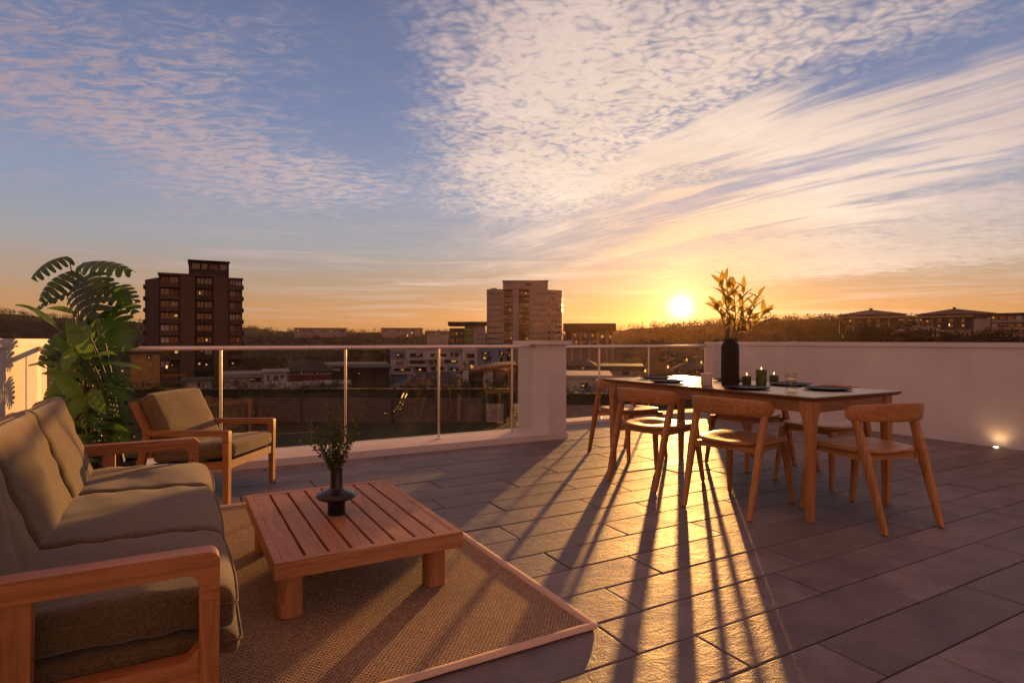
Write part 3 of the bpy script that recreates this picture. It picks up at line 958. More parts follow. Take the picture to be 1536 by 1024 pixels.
# black two-tier vase with a leafy sprig
def build_small_vase():
    x, y, z = 0.640, 2.835, 0.2672
    bm = bmesh.new()
    lathe(bm, [(0, 0), (0.037, 0), (0.040, 0.003), (0.040, 0.052), (0.043, 0.060), (0.058, 0.066), (0.084, 0.077), (0.0925, 0.086), (0.090, 0.094), (0.070, 0.106), (0.045, 0.115), (0.030, 0.121),
               (0.0275, 0.128), (0.0270, 0.205), (0.0262, 0.212), (0.0225, 0.212), (0.0220, 0.150), (0, 0.150)], 48)
    o = finish('vase', bm, M['vase_black'], None, True, 50)
    o.location = (x, y, z)
    tag(o, 'small black vase with a wide flared disc round its middle, standing on the slatted table', 'vase')
    t = thing('leafy_sprig', 'loose sprig of thin stems with tiny green leaves standing in the black disc vase', 'plant', (x, y, z + 0.16))
    bm = bmesh.new()
    V, F, T = [], [], []
    r = random.Random(5)
    tips = [(-0.165, 0.14), (-0.115, 0.225), (-0.075, 0.20), (-0.012, 0.325), (0.005, 0.27), (0.045, 0.285), (0.10, 0.25), (0.125, 0.305), (-0.045, 0.245), (0.065, 0.20), (-0.10, 0.15), (0.03, 0.22), (-0.03, 0.17), (0.085, 0.15)]
    for (lx, lz) in tips:
        dep = r.uniform(-0.09, 0.09)
        tip = Vector((lx * RX + dep * FX, lx * RY + dep * FY, lz + 0.05))
        b0 = Vector((r.uniform(-.012, .012), r.uniform(-.012, .012), -0.01))
        b1 = Vector((tip.x * 0.08, tip.y * 0.08, 0.07))
        pts = []
        for i in range(9):
            s = i / 8
            p = b0 * (1 - s) ** 2 + b1 * 2 * s * (1 - s) + tip * s * s
            pts.append(p + Vector((r.uniform(-1, 1), r.uniform(-1, 1), 0)) * 0.004 * (i > 1))
        tube(bm, pts, [0.0021 - 0.0014 * i / 8 for i in range(9)], 5)
        nl = int(26 + 54 * lz / 0.3)
        for j in range(nl):
            s = 0.30 + 0.70 * (j + r.random()) / nl
            p = b0 * (1 - s) ** 2 + b1 * 2 * s * (1 - s) + tip * s * s
            d = Vector((r.uniform(-1, 1), r.uniform(-1, 1), r.uniform(-0.2, 1.0))).normalized()
            side = d.cross(Vector((r.uniform(-1, 1), r.uniform(-1, 1), r.uniform(-1, 1)))).normalized()
            ln, wd = r.uniform(0.012, 0.023), r.uniform(0.0045, 0.0075)
            nn = d.cross(side) * 0.002
            k = len(V)
            p = p + d * 0.003
            V += [p, p + d * ln * 0.35 + side * wd - nn, p + d * ln * 0.75 + side * wd * 0.7 - nn, p + d * ln, p + d * ln * 0.75 - side * wd * 0.7 - nn, p + d * ln * 0.35 - side * wd - nn]
            F.append(tuple(range(k, k + 6)))
            T += [r.random()] * 6
    finish('stem', bm, M['twig'], t)
    o = raw('foliage', V, F, M['sprig'], t)
    o.data.attributes.new('tone', 'FLOAT', 'POINT').data.foreach_set('value', T)
build_small_vase()
# ------------------------------------------------------------------ dining table
TX, TY = 3.685, 3.16
def build_table():
    hx, hy, H = 0.465, 0.99, 0.745
    t = thing('dining_table', 'long oiled timber dining table with six chairs drawn up to it', 'table', (TX, TY, 0))
    bm = bmesh.new()
    sec = [(hx - 0.016, H - 0.024), (hx, H - 0.010), (hx, H - 0.003), (hx - 0.003, H)]
    rings = []
    for (ax, z) in sec:
        d = hx - ax
        rings.append([bm.verts.new((sx * (hx - d), sy * (hy - d), z)) for sx, sy in ((-1, -1), (1, -1), (1, 1), (-1, 1))])
    for a, b in zip(rings, rings[1:]):
        for k in range(4):
            bm.faces.new((a[k], a[(k + 1) % 4], b[(k + 1) % 4], b[k]))
    bm.faces.new(rings[0][::-1])
    bm.faces.new(rings[-1])
    finish('tabletop', bm, M['table_top'], t, True, 20)
    z0, z1 = H - 0.098, H - 0.0245
    ix, iy = hx - 0.048, hy - 0.048
    boxo('long_apron', -ix, -ix + 0.022, -iy + 0.03, iy - 0.03, z0, z1, M['oak_y'], t, 0.003)
    boxo('long_apron', ix - 0.022, ix, -iy + 0.03, iy - 0.03, z0, z1, M['oak_y'], t, 0.003)
    boxo('end_apron', -ix + 0.03, ix - 0.03, -iy, -iy + 0.022, z0, z1, M['oak_x'], t, 0.003)
    boxo('end_apron', -ix + 0.03, ix - 0.03, iy - 0.022, iy, z0, z1, M['oak_x'], t, 0.003)
    for sx in (-1, 1):
        for sy in (-1, 1):
            bm = bmesh.new()
            cx, cy = sx * (ix - 0.018), sy * (iy - 0.018)
            pts, sz = [], []
            for z in (0.0, 0.03, 0.2, 0.4, 0.55, 0.60, 0.635, 0.650, 0.7195):
                w = 0.0185 + 0.0110 * min(1, z / 0.6)
                fl = max(0, (z - 0.56) / 0.09)
                w2 = w + 0.016 * min(1, fl) ** 2
                pts.append((cx - sx * (w2 - w), cy - sy * (w2 - w), z))
                sz.append((w2 + 0.001, w2 + 0.001))
            bar(bm, pts, sz, 20, 6)
            finish('leg', bm, M['oak_z'], t, True, 50)
M['table_top'] = wood('table_top_timber', 'y', (0.085, 0.036, 0.014), (0.17, 0.078, 0.030), 0.30)
build_table()

# ------------------------------------------------------------------ dining chair (faces local +x)
def chair_proto():
    t = thing('dining_chair', 'x', 'chair', (0, 0, 0), 0, 'dining chairs around the table')
    # saddle seat
    def outline(a, s, lo=0.0):
        c, q = math.cos(a), math.sin(a)
        e = 3.4
        k = (abs(c) ** e + abs(q) ** e) ** (-1 / e)
        x = c * k * 0.232
        hw = 0.238 + 0.018 * (x / 0.232)
        y = q * k * hw
        return x * s + 0.02, y * s
    n = 56
    bm = bmesh.new()
    def dish(x, y):
        return 0.452 - 0.016 * math.exp(-((x + 0.05) / 0.17) ** 2 - (y / 0.15) ** 2) - 0.10 * max(0, x - 0.15) ** 2 * 4 + 0.006 * (x > 9)
    tops = []
    for s in (0.001, 0.2, 0.4, 0.6, 0.78, 0.9, 0.965, 0.99):
        tops.append([bm.verts.new((*outline(2 * PI * k / n, s), dish(*outline(2 * PI * k / n, s)) - (0.004 if s > .98 else 0.0012 if s > .96 else 0))) for k in range(n)])
    for s, dz in ((1.0, -0.009), (0.995, -0.016), (0.955, -0.026), (0.6, -0.028), (0.001, -0.030)):
        tops.append([bm.verts.new((*outline(2 * PI * k / n, s), 0.449 + dz - 0.004 * (outline(2 * PI * k / n, 1)[0] > 0.2))) for k in range(n)])
    for a, b in zip(tops, tops[1:]):
        for k in range(n):
            bm.faces.new((a[k], a[(k + 1) % n], b[(k + 1) % n], b[k]))
    finish('seat', bm, M['oak_x'], t, True, 60)
    # curved back rail
    bm = bmesh.new()
    m = 34
    rings = []
    for i in range(m + 1):
        u = -1 + 2 * i / m
        y = 0.262 * math.sin(u * PI / 2 * 0.94) / math.sin(PI / 2 * 0.94)
        x = -0.262 + 0.205 * (1 - math.cos(u * PI / 2 * 0.94)) 
        hh = 0.0540 - 0.014 * abs(u) ** 2.2
        hh *= 1 - 0.45 * max(0, (abs(u) - 0.9) / 0.1) ** 2
        zc = 0.660 + 0.010 * (1 - abs(u) ** 2) - 0.004 * abs(u)
        th = 0.0125 + 0.004 * math.exp(-((abs(u) - 0.72) / 0.16) ** 2)
        d = Vector((0.205 * math.sin(u * PI / 2 * 0.94), 0.262 * math.cos(u * PI / 2 * 0.94), 0)).normalized()
        nv = Vector((-d.y, d.x, 0))
        ring = []
        for k in range(16):
            a = 2 * PI * (k + 0.5) / 16
            c, s_ = math.cos(a), math.sin(a)
            q = (abs(c) ** 4 + abs(s_) ** 4) ** -0.25
            lean = -0.10 * (s_ * q * hh)
            p = Vector((x + lean, y, zc)) + nv * (c * q * th) + Vector((0, 0, s_ * q * hh))
            ring.append(bm.verts.new(p))
        rings.append(ring)
    for a, b in zip(rings, rings[1:]):
        for k in range(16):
            bm.faces.new((a[k], a[(k + 1) % 16], b[(k + 1) % 16], b[k]))
    bm.faces.new(rings[0])
    bm.faces.new(rings[-1][::-1])
    finish('backrest', bm, M['oak_y'], t, True, 50)
    for sgn in (-1, 1):
        bm = bmesh.new()     # rear leg: straight from the floor up into the rail
        pts, sz = [], []
        for s, a, b in ((0, 0.0145, 0.0125), (0.05, 0.0150, 0.0128), (0.35, 0.0205, 0.0145), (0.60, 0.0255, 0.0160), (0.66, 0.0265, 0.0165), (0.80, 0.0225, 0.0155), (0.93, 0.0215, 0.0150), (1.0, 0.0260, 0.0145)):
            pts.append((-0.292 + 0.178 * s, sgn * (0.222 + 0.012 * s), 0.006 + 0.630 * s))
            sz.append((a * 1.25, b * 1.22))
        bar(bm, pts, sz, 18, 3.2)
        o = finish('leg', bm, M['oak_z'], t, True, 50)
        boxf = bmesh.new()
        lathe(boxf, [(0, 0), (0.0125, 0), (0.013, 0.006), (0, 0.006)], 14, (-0.292, sgn * 0.222, 0))
        finish('glide', boxf, M['rubber'], o)
        bm = bmesh.new()     # front leg with a swept knee into the side rail
        pts, sz = [], []
        for z, w, x in ((0.006, 0.0125, 0.288), (0.03, 0.0130, 0.286), (0.2, 0.0170, 0.262), (0.32, 0.0205, 0.246), (0.37, 0.0245, 0.238), (0.395, 0.032, 0.228), (0.412, 0.046, 0.213), (0.421, 0.056, 0.203)):
            pts.append((x, sgn * (0.222 - 0.030 * z / 0.42), z))
            sz.append((w * 1.15, min(w * 1.15, 0.0205)))
        bar(bm, pts, sz, 18, 3.2)
        o = finish('leg', bm, M['oak_z'], t, True, 50)
        boxf = bmesh.new()
        lathe(boxf, [(0, 0), (0.0115, 0), (0.012, 0.006), (0, 0.006)], 14, (0.288, sgn * 0.222, 0))
        finish('glide', boxf, M['rubber'], o)
        bm = bmesh.new()
        prism(bm, [(-0.172, 0.378), (0.165, 0.392), (0.165, 0.4195), (-0.172, 0.4195)], 'xz', sgn * 0.194 - 0.011, sgn * 0.194 + 0.011)
        bevel(bm, 0.004, 2)
        finish('side_rail', bm, M['oak_x'], t)
    boxo('front_rail', 0.196, 0.216, -0.176, 0.176, 0.390, 0.4195, M['oak_y'], t, 0.004)
    boxo('rear_rail', -0.165, -0.145, -0.182, 0.182, 0.385, 0.4195, M['oak_y'], t, 0.004)
    return t

CH = chair_proto()
spots = [
    (3.205, 2.690, 12, 'oak chair in front of the tall brown vase, its seat glowing orange'),
    (3.205, 3.470, 9, 'oak chair left of the one whose seat glows orange, nearest the white pier'),
    (3.665, 2.120, 81, 'oak chair alone at the near right end of the table, nearest the camera'),
    (3.680, 4.375, -90, 'oak chair at the far end of the table, towards the short glass railing'),
    (4.345, 3.530, 178, 'oak chair on the wall side of the table, mostly hidden behind the orange seat'),
    (4.330, 2.830, 183, 'oak chair on the wall side of the table, its seat seen below the water glass'),
]
for i, (x, y, a, lab) in enumerate(spots):
    if i == 0:
        CH.location = (x, y, 0)
        CH.rotation_euler = (0, 0, math.radians(a))
        CH['label'] = lab
    else:
        dup(CH, (x, y, 0), math.radians(a), lab, 'dining chairs around the table')

# ------------------------------------------------------------------ things on the table
ZT = 0.7452
def vase_and_spray():
    x, y = 3.60, 3.10
    bm = bmesh.new()
    prof = [(0, 0), (0.060, 0), (0.0645, 0.005), (0.0650, 0.02), (0.0650, 0.285), (0.0625, 0.300), (0.052, 0.318), (0.0445, 0.328), (0.0435, 0.340), (0.0400, 0.340), (0.0395, 0.325), (0.055, 0.295), (0.058, 0.27), (0, 0.26)]
    lathe(bm, prof, 64)
    o = finish('vase', bm, M['vase_brown'], None, True, 40)
    o.location = (x, y, ZT)
    tag(o, 'tall dark brown cylindrical vase with a shouldered neck standing on the dining table', 'vase')
    t = thing('leafy_branch', 'spray of long pointed leaves backlit by the sun, standing in the tall brown vase', 'plant', (x, y, ZT + 0.27))
    depth = x * FX + y * FY
    def pos(px, py, dd=0.0):
        X, Y = at(px, depth + dd)
        return Vector((X - x, Y - y, zat(py, depth + dd) - ZT - 0.27))
    bm = bmesh.new()
    V, F, T = [], [], []
    r = random.Random(21)
    def leaf(p, d, ln, wd, hint):
        d = d.normalized()
        side = d.cross(hint)
        if side.length < 0.1:
            side = d.cross(Vector((1, 0.3, 0.2)))
        side.normalize()
        up = side.cross(d).normalized()
        tone = r.random()
        prev = None
        arch = r.uniform(0.05, 0.30) * ln
        for i in range(9):
            s = i / 8
            w = wd * (math.sin(PI * s ** 0.80) ** 0.9) * (1 if s < 1 else 0) + 0.0006
            c = p + d * ln * s + up * (arch * (s - s * s) * 1.2 - arch * 0.9 * s * s)
            ids = []
            for q in (-1, 0, 1):
                V.append(c + side * w * q + up * (abs(q) * w * 0.35))
                T.append(tone)
                ids.append(len(V) - 1)
            if prev:
                for q in range(2):
                    F.append((prev[q], prev[q + 1], ids[q + 1], ids[q]))
            prev = ids
    stems = [[(1096, 512), (1092, 470), (1082, 425), 0.0], [(1098, 512), (1094, 465), (1090, 420), 0.06], [(1100, 512), (1104, 475), (1100, 432), -0.06], [(1102, 512), (1112, 475), (1116, 432), 0.05],
             [(1102, 512), (1122, 480), (1138, 446), -0.04], [(1104, 512), (1128, 490), (1146, 470), 0.07], [(1097, 512), (1085, 480), (1074, 458), -0.08], [(1098, 512), (1110, 490), (1124, 468), 0.12]]
    for a, b, c, dd in stems:
        p0 = pos(a[0], a[1] + 12, 0) * Vector((0.5, 0.5, 1)).length * 0 + Vector((r.uniform(-.02, .02), r.uniform(-.02, .02), 0.0))
        p1, p2 = pos(b[0], b[1], dd * 0.5), pos(c[0], c[1], dd)
        pts = []
        for i in range(11):
            s = i / 10
            if s < 0.4:
                q = p0.lerp(p1, s / 0.4)
            else:
                q = p1.lerp(p2, (s - 0.4) / 0.6)
            pts.append(q)
        for _ in range(2):
            pts = [pts[0]] + [(pts[i - 1] + pts[i] * 2 + pts[i + 1]) / 4 for i in range(1, 10)] + [pts[10]]
        tube(bm, pts, [0.0048 - 0.0032 * i / 10 for i in range(11)], 6)
        nl = 10
        for j in range(nl):
            s = 0.22 + 0.78 * (j + 0.5) / nl
            i = min(9, int(s * 10))
            p = pts[i].lerp(pts[i + 1], s * 10 - i)
            st = (pts[i + 1] - pts[i]).normalized()
            a = j * 2.4 + r.uniform(-0.5, 0.5)
            lat = Vector((math.cos(a), math.sin(a), r.uniform(-0.2, 0.6)))
            d = st * r.uniform(0.35, 0.9) + lat * r.uniform(0.6, 0.95)
            leaf(p, d, r.uniform(0.085, 0.145), r.uniform(0.014, 0.024), Vector((r.uniform(-.5, .5), r.uniform(-.5, .5), 1)))
        leaf(p2, (pts[-1] - pts[-3]) + Vector((r.uniform(-.02, .02), r.uniform(-.02, .02), 0)), 0.10, 0.017, Vector((r.uniform(-1, 1), r.uniform(-1, 1), 0.3)))
    finish('stem', bm, M['twig'], t)
    o = raw('foliage', V, F, M['spray'], t, True)
    o.data.attributes.new('tone', 'FLOAT', 'POINT').data.foreach_set('value', T)
vase_and_spray()

def plate(x, y, label, r=0.150):
    bm = bmesh.new()
    lathe(bm, [(0, 0.0), (r * 0.62, 0.0), (r * 0.70, 0.002), (r * 0.97, 0.010), (r, 0.0135), (r * 0.985, 0.0155), (r * 0.93, 0.0125), (r * 0.70, 0.0065), (0, 0.006)], 56)
    o = finish('plate', bm, M['plate'], None, True, 40)
    o.location = (x, y, ZT + 0.0002)
    tag(o, label, 'plate', 'charcoal plates on the dining table')
plate(3.965, 2.860, 'charcoal plate behind the glass of water, on the wall side of the table')
plate(3.830, 2.480, 'charcoal plate nearest the lone end chair, right of the glass of water')
plate(3.420, 2.800, 'charcoal plate in front of the tall brown vase and the green candles')
plate(3.415, 3.560, 'charcoal plate left of the frosted tumbler, on the camera side of the table')
plate(3.640, 3.940, 'charcoal plate at the far end of the table, nearest the short glass railing')
plate(3.985, 3.420, 'charcoal plate half hidden behind the tall brown vase, on the wall side')

def tpos(px, py, z=ZT):
    d = (CAMH - z) * FOC / (py - HOR)
    return at(px, d)
def candle(px, py, r, h, lab, lit):
    x, y = tpos(px, py)
    t = thing('candle', lab, 'candle', (x, y, ZT), 0, 'green candles on the dining table')
    bm = bmesh.new()
    lathe(bm, [(0, 0), (r * 0.92, 0), (r, 0.004), (r * 1.02, h), (r * 0.93, h), (r * 0.90, h * 0.86), (0, h * 0.86)], 32)
    finish('cup', bm, M['candle'], t)
    bm = bmesh.new()
    lathe(bm, [(0, h * 0.862), (r * 0.885, h * 0.862), (r * 0.86, h * 0.93), (r * 0.5, h * 0.915), (0, h * 0.92)], 28)
    finish('wax', bm, M['wax'], t)
    bm = bmesh.new()
    tube(bm, [(0, 0, h * 0.90), (0.001, 0, h * 0.9 + 0.008), (0.002, 0.001, h * 0.9 + 0.013)], 0.0012, 6)
    finish('wick', bm, M['rubber'], t)
    bm = bmesh.new()
    b = h * 0.9 + 0.010
    lathe(bm, [(0, b), (0.003, b + 0.003), (0.0042, b + 0.008), (0.003, b + 0.015), (0.0012, b + 0.021), (0, b + 0.025)], 12, (0.002, 0.001, 0))
    finish('flame', bm, M['flame'], t)
candle(1120, 576.0, 0.0330, 0.062, 'small green candle right beside the tall brown vase, wax level with its rim', True)
candle(1142, 576.5, 0.0385, 0.112, 'tallest green candle, standing in the middle of the three', True)
candle(1161, 573.0, 0.0345, 0.055, 'small green candle on the side away from the vase, right of the tallest candle', True)

x, y = tpos(1060, 577.5)
bm = bmesh.new()
lathe(bm, [(0, 0), (0.036, 0), (0.039, 0.004), (0.042, 0.088), (0.0395, 0.088), (0.0365, 0.008), (0, 0.008)], 40)
o = finish('tumbler', bm, M['frosted'], None, True, 40)
o.location = (x, y, ZT)
tag(o, 'pale frosted tumbler standing left of the tall brown vase', 'tumbler')
x, y = tpos(1187, 586)
t = thing('water_glass', 'clear drinking glass of water on the table, between the green candles and two plates', 'glass', (x, y, ZT))
bm = bmesh.new()
lathe(bm, [(0, 0), (0.031, 0), (0.034, 0.003), (0.037, 0.125), (0.0352, 0.125), (0.0325, 0.012), (0, 0.010)], 40)
finish('tumbler', bm, M['tumbler'], t)
bm = bmesh.new()
lathe(bm, [(0, 0.0125), (0.0318, 0.0140), (0.0340, 0.078), (0, 0.078)], 40)
finish('water', bm, M['water'], t)
# ------------------------------------------------------------------ big leafy plants in the corner
def leaf_blade(V, F, T, P, Tp, N, arch, W, kind, tone, r):
    """blade from P to Tp curved by 'arch' (towards N in the middle), half width W"""
    P, Tp, N = Vector(P), Vector(Tp), Vector(N).normalized()
    L = (Tp - P).length
    C = (P + Tp) / 2 + N * arch
    def mid(s):
        return P * (1 - s) ** 2 + C * 2 * s * (1 - s) + Tp * s * s
    def fr(s):
        s2 = min(max(s, 0.0), 1.0)
        d = ((C - P) * 2 * (1 - s2) + (Tp - C) * 2 * s2).normalized()
        sd = d.cross(N)
        sd = sd.normalized() if sd.length > 0.05 else d.cross(Vector((0.3, 0.5, 0.8))).normalized()
        return d, sd, sd.cross(d).normalized()
    def put(s, lat, drop):
        d, sd, up = fr(s)
        p = mid(min(max(s, 0), 1))
        if s < 0:
            p = p + d * (s * L)
        V.append(p + sd * lat - up * drop)
        T.append(tone)
        return len(V) - 1
    if kind == 'broad':
        prev = None
        ph = r.random() * 6
        n = 14
        for i in range(n + 1):
            s = i / n
            w = W * math.sin(PI * min(1, s ** 0.78)) ** 0.85 if s < 1 else 0
            w = max(w, 0.0015)
            ids = []
            for q in (-1, -0.5, 0, 0.5, 1):
                wav = 0.05 * W * math.sin(9 * s + ph + q * 2) * abs(q)
                ids.append(put(s, q * w, -0.30 * abs(q) * w * (1 - 0.6 * abs(q)) + wav + (0.006 if q == 0 else 0)))
            if prev:
                for q in range(4):
                    F.append((prev[q], prev[q + 1], ids[q + 1], ids[q]))
            prev = ids
        return
    # split leaf: lobes along each side of the midrib
    nl = 7
    def width(s):
        if s < 0.08:
            return W * (0.72 + 2.2 * s)
        return W * max(0.06, (1 - ((s - 0.30) / 0.70) ** 2) ** 0.62 if s > 0.30 else (0.90 + 0.33 * s))
    for side in (-1, 1):
        for i in range(nl):
            a, b = i / nl, (i + 1) / nl
            a, b = a ** 0.92, b ** 0.92
            rows = []
            sweep = -0.16 + 0.42 * ((a + b) / 2)
            vs = (0.0, 0.25, 0.44, 0.60, 0.80, 0.94, 1.0)
            for v in vs:
                g = 0.0 if v < 0.45 else min(1, (v - 0.40) / 0.35)
                shrink = 1 - 0.23 * g
                if v > 0.9:
                    shrink *= 0.80 if v < 0.99 else 0.42
                m = (a + b) / 2
                hw = (b - a) / 2 * shrink
                sw = sweep * v * W / L * 1.15
                row = []
                for e in (-1, 0, 1):
                    s = m + e * hw + sw
                    if i == nl - 1:
                        s = min(s, 0.995 + 0.02 * (1 - v))
                    lat = side * v * width(m + e * hw * 0.6)
                    drop = 0.34 * W * v * v + (0.018 * W if e == 0 and v > 0.1 else 0) - 0.10 * W * math.sin(PI * v) * 0.6
                    row.append(put(s, lat, drop))
                rows.append(row)
            for p_, q_ in zip(rows, rows[1:]):
                for e in range(2):
                    F.append((p_[e], p_[e + 1], q_[e + 1], q_[e]))

def build_corner_plants():
    r = random.Random(3)
    bx, by = -0.58, 5.08
    D0 = bx * FX + by * FY
    def W3(px, py, dd):
        X, Y = at(px, D0 + dd)
        return Vector((X - bx, Y - by, zat(py, D0 + dd)))
    toward = Vector((-FX, -FY, 0.0))
    up = Vector((0, 0, 1))
    t = thing('potted_monstera', 'tall monstera with dark split leaves in a charcoal pot, in the corner behind the sofa', 'plant', (bx, by, 0))
    bm = bmesh.new()
    lathe(bm, [(0, 0), (0.145, 0), (0.155, 0.006), (0.185, 0.33), (0.19, 0.345), (0.172, 0.345), (0.168, 0.30), (0, 0.30)], 40)
    finish('pot', bm, M['pot'], t)
    bm = bmesh.new()
    lathe(bm, [(0, 0.302), (0.10, 0.312), (0.167, 0.304)], 24)
    finish('soil', bm, M['soil'], t)
    sb = bmesh.new()
    V, F, T = [], [], []
    # (base px,py), (tip px,py), depth base, depth tip, half width m, arch m, normal bias to camera
    split = [((103, 386), (47, 418), .02, -.12, .088, .055, .25), ((121, 397), (198, 407), .00, -.10, .085, .045, .35), ((114, 409), (60, 452), -.05, -.20, .105, .050, .6), ((128, 414), (140, 478), -.10, -.30, .150, .060, .9),
             ((140, 425), (196, 455), .00, -.05, .090, .05, .5), ((100, 441), (54, 462), .05, .05, .070, .030, .1), ((158, 466), (196, 524), -.08, -.18, .115, .05, .9), ((105, 500), (58, 548), -.05, -.15, .105, .04, .8),
             ((152, 562), (193, 600), -.02, -.16, .095, .045, .7), ((150, 596), (138, 640), -.15, -.28, .120, .045, .9), ((150, 486), (165, 548), .10, .05, .100, .04, .6), ((110, 560), (66, 600), .0, -.10, .095, .04, .6),
             ((178, 430), (203, 470), .12, .10, .080, .04, .4), ((165, 610), (190, 640), .05, -.05, .085, .04, .6), ((120, 590), (92, 640), -.1, -.2, .10, .04, .7), ((140, 540), (180, 560), .1, .1, .09, .04, .5), ((120, 640), (70, 668), -.05, -.15, .10, .04, .6), ((150, 635), (196, 660), -.05, -.1, .10, .04, .6), ((130, 650), (128, 700), -.1, -.2, .11, .04, .8), ((112, 520), (150, 575), -.05, -.1, .11, .04, .8)]
    for (b, e, d0, d1, w, ar, nb) in split:
        w *= 1.08
        nb = min(1.0, nb + 0.25)
        P, Q = W3(b[0], b[1], d0), W3(e[0], e[1], d1)
        N = (toward * nb + up * (1.05 - nb * 0.6)).normalized()
        leaf_blade(V, F, T, P, Q, N, ar, w, 'split', r.random(), r)
        root = Vector((r.uniform(-.05, .05), r.uniform(-.05, .05), 0.30))
        h = P.z
        c1 = root.lerp(Vector((P.x * 0.35, P.y * 0.35, h * 0.75)), 0.9)
        pts = []
        for i in range(12):
            s = i / 11
            pts.append(root * (1 - s) ** 3 + (root + Vector((0, 0, h * 0.4))) * 3 * s * (1 - s) ** 2 + (c1 + Vector((0, 0, 0.18))) * 3 * s * s * (1 - s) + P * s ** 3)
        tube(sb, pts, [0.0085 - 0.0045 * i / 11 for i in range(12)], 7)
        nmid = [P.lerp(Q, s) for s in (0, 0.5, 1)]
    finish('stem', sb, M['stalk'], t)
    o = raw('foliage', V, F, M['monstera'], t, True)
    o.data.attributes.new('tone', 'FLOAT', 'POINT').data.foreach_set('value', T)

    bx2, by2 = -0.36, 4.93
    t2 = thing('broad_leaf_plant', 'bright green plant with long pointed leaves in front of the dark monstera, beside the armchair', 'plant', (bx2, by2, 0))
    bm = bmesh.new()
    lathe(bm, [(0, 0), (0.10, 0), (0.107, 0.005), (0.125, 0.235), (0.128, 0.245), (0.115, 0.245), (0.112, 0.21), (0, 0.21)], 36)
    finish('pot', bm, M['pot'], t2)
    sb = bmesh.new()
    V, F, T = [], [], []
    shift = Vector((bx2 - bx, by2 - by, 0))
    broad = [((86, 492), (23, 457), -.10, -.20, .052, .07, .2), ((118, 482), (187, 428), -.15, -.15, .040, .03, .5), ((122, 480), (128, 530), -.20, -.36, .075, .05, .95), ((136, 540), (100, 478), -.22, -.30, .060, .03, .8),
             ((148, 480), (212, 458), -.05, -.15, .040, .05, .3), ((134, 552), (216, 556), -.12, -.20, .044, .08, .2), ((128, 556), (42, 548), -.12, -.22, .046, .06, .3), ((126, 565), (62, 560), -.15, -.30, .042, .03, .6),
             ((138, 510), (143, 460), -.14, -.14, .030, .02, .7), ((130, 575), (200, 586), -.08, -.12, .040, .05, .3), ((124, 600), (82, 560), -.20, -.30, .055, .04, .7), ((112, 470), (70, 462), -.08, -.10, .035, .03, .4),
             ((120, 545), (80, 505), -.10, -.2, .045, .03, .6), ((130, 540), (176, 532), -.12, -.18, .042, .05, .4), ((132, 610), (180, 625), -.1, -.15, .042, .05, .4), ((126, 620), (84, 628), -.12, -.2, .042, .05, .4), ((128, 590), (108, 632), -.22, -.34, .055, .04, .9), ((134, 585), (160, 622), -.2, -.3, .05, .04, .8), ((128, 640), (60, 640), -.1, -.2, .045, .06, .4), ((130, 640), (196, 648), -.1, -.15, .045, .06, .4), ((118, 520), (96, 560), -.2, -.32, .055, .04, .9), ((140, 515), (172, 492), -.15, -.2, .045, .03, .6)]
    for (b, e, d0, d1, w, ar, nb) in broad:
        P, Q = W3(b[0], b[1], d0) - shift, W3(e[0], e[1], d1) - shift
        N = (toward * nb + up * (1.05 - nb * 0.6)).normalized()
        leaf_blade(V, F, T, P, Q, N, ar, w, 'broad', r.random(), r)
        root = Vector((r.uniform(-.03, .03), r.uniform(-.03, .03), 0.20))
        pts = []
        c1 = Vector((P.x * 0.3, P.y * 0.3, 0.2 + (P.z - 0.2) * 0.7))
        for i in range(10):
            s = i / 9
            pts.append(root * (1 - s) ** 2 + c1 * 2 * s * (1 - s) + P * s * s)
        tube(sb, pts, [0.0075 - 0.004 * i / 9 for i in range(10)], 6)
    finish('stem', sb, M['stalk'], t2)
    o = raw('foliage', V, F, M['broadleaf'], t2, True)
    o.data.attributes.new('tone', 'FLOAT', 'POINT').data.foreach_set('value', T)
build_corner_plants()
# ------------------------------------------------------------------ land
SKYLINE = [(-900, 462), (-300, 462), (0, 466), (60, 474), (215, 482), (370, 491), (430, 497), (640, 498), (730, 499), (850, 499), (920, 495), (1000, 490), (1050, 488), (1100, 484), (1170, 480), (1210, 478), (1260, 478), (1400, 481), (1536, 482), (2200, 480), (3500, 478)]
def interp(tab, x):
    if x <= tab[0][0]:
        return tab[0][1]
    for (a, u), (b, v) in zip(tab, tab[1:]):
        if x <= b:
            s = (x - a) / (b - a)
            s = s * s * (3 - 2 * s)
            return u + (v - u) * s
    return tab[-1][1]
def smooth(a, b, x):
    s = max(0.0, min(1.0, (x - a) / (b - a)))
    return s * s * (3 - 2 * s)
def land(x, y):
    """height of the land"""
    f = x * FX + y * FY
    r = x * RX + y * RY
    d = math.hypot(f, r)
    z = -3.3 - 9.2 * smooth(37, 105, d)
    if f > 1:
        a = r / f
        px = 768 + FOC * max(-1.9, min(3.0, a))
        ridge = 430 if px > 980 else 430 + 420 * smooth(980, 700, px)
        zr = CAMH + (HOR - interp(SKYLINE, px)) / FOC * ridge * 0.985
        k = smooth(230 if px > 980 else 330, ridge, f)
        z = z + (zr - z) * k
        if f > ridge:
            z = zr - (f - ridge) * 0.02
    n = noise.noise(Vector((x * 0.012, y * 0.012, 3))) * 2.2 + noise.noise(Vector((x * 0.05, y * 0.05, 1))) * 0.6
    return z + n * smooth(80, 260, d) * 0.8

